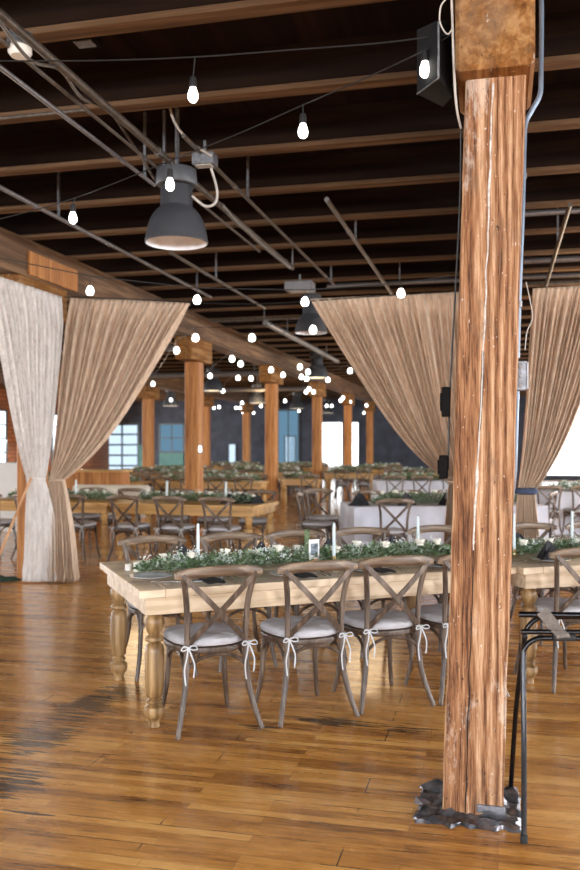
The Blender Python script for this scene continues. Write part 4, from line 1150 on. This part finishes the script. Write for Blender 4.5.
# windows in the left wall (bright strip at the left edge of the picture) and the unseen sides, where the daylight comes in
def side_window(X, Y, z, w, h, ax, power, col, name):
    p = g(X, Y, z)
    t = empty(name, p, 0); t['kind'] = 'structure'; t.rotation_euler.z = -A + {'L': PI/2, 'R': -PI/2, 'B': PI}[ax]
    MB().box((0,.0,0), (w,.02,h)).build('pane', M['sky_side'], t)
    f = MB()
    for k in range(4): f.box((-w/2+w*k/3,-.04,0), (.06,.06,h+.06))
    for k in range(5): f.box((0,-.04,-h/2+h*k/4), (w,.06,.05))
    f.build('window_frame', M['frame_dark'], t)
    ld = bpy.data.lights.new(name+'_daylight', 'AREA'); ld.shape = 'RECTANGLE'; ld.size = w; ld.size_y = h; ld.energy = power; ld.color = col
    lo = bpy.data.objects.new(name+'_daylight', ld); COL.objects.link(lo)
    n = g(1,0,0) if ax == 'L' else (g(-1,0,0) if ax == 'R' else g(0,1,0))
    lo.location = p + n*.10; lo.rotation_euler = (n+Vector((0,0,-.8))).to_track_quat('-Z', 'Y').to_euler()
M['sky_side'] = glow('window_daylight_side', (.85,.93,1), 2.0)
DAY = (.93,.96,1.0)
k = 10
for X in (-8.5, -5.0, -1.8, 1.6, 5.0):
    side_window(X, YB+.02, 1.95, 2.0, 2.3, 'B', 620, DAY, f'window_{k}'); k += 1
for Y in (-2, 3.5, 9, 14.5, 20, 26, 32):
    side_window(XR-.02, Y, 1.95, 2.2, 2.3, 'R', 1050, DAY, f'window_{k}'); k += 1
for Y in (1, 7, 13, 19, 25, 31, 37):
    side_window(XL+.02, Y, 1.9, 2.2, 2.3, 'L', 800, DAY, f'window_{k}'); k += 1
# added warm fill lamps among the ceiling bays, backlighting drapes and far posts
def fill_lamp(X, Y, z, e, lab):
    q = empty('hanging_fill_lamp', g(X, Y, z), 0, lab, 'fill lamp', 'added fill lamps in the ceiling bays')
    MB().lathe([(0,-.05),(.035,-.03),(.045,0),(.03,.04),(.02,.06)], seg=14).build('lamp_glass', M['bulb_far'], q, True)
    MB().tube([(0,0,.05),(0,0,ZD-z+.05)], .012, 6).build('stem', M['box_metal'], q)
    ld = bpy.data.lights.new('fill_lamp', 'POINT'); ld.energy = e*.8; ld.color = (1,.72,.42); ld.shadow_soft_size = .55
    lo = bpy.data.objects.new('fill_lamp', ld); COL.objects.link(lo); lo.location = g(X, Y, z-.4)
fill_lamp(-7.2, 9.5, 3.5, 110, 'added fill lamp behind the pale left drape')
fill_lamp(1.8, 12.6, 3.5, 170, 'added fill lamp behind the large middle drape')
fill_lamp(-7.8, 18.0, 3.5, 80, 'added fill lamp in the second bay behind the drapes')
fill_lamp(-2.6, 17.5, 3.5, 60, 'added fill lamp over the middle aisle')
fill_lamp(-7.8, 28.0, 3.5, 150, 'added fill lamp over the farthest tables')
fill_lamp(-2.6, 28.0, 3.5, 130, 'added fill lamp over the far aisle')

# world, camera ----------------------------------------------------
w = bpy.data.worlds.new('World'); S.world = w; w.use_nodes = True
w.node_tree.nodes['Background'].inputs[0].default_value = (.5,.6,.75,1); w.node_tree.nodes['Background'].inputs[1].default_value = .3
cam = bpy.data.cameras.new('Camera'); co = bpy.data.objects.new('Camera', cam); COL.objects.link(co)
co.location = (0,0,H); co.rotation_euler = (PI/2,0,0)
cam.sensor_fit = 'VERTICAL'; cam.sensor_height = 36; cam.lens = 36*F/870; cam.shift_y = (HZ-435)/870
cam.dof.use_dof = True; cam.dof.focus_distance = 4.3; cam.dof.aperture_fstop = 2.6; cam.clip_end = 200
S.camera = co
S.view_settings.view_transform = 'Standard'; S.view_settings.look = 'None'; S.view_settings.gamma = 1
S.view_settings.exposure = 0.2
S.cycles.use_denoising = True
S.cycles.max_bounces = 6; S.cycles.diffuse_bounces = 4; S.cycles.glossy_bounces = 3
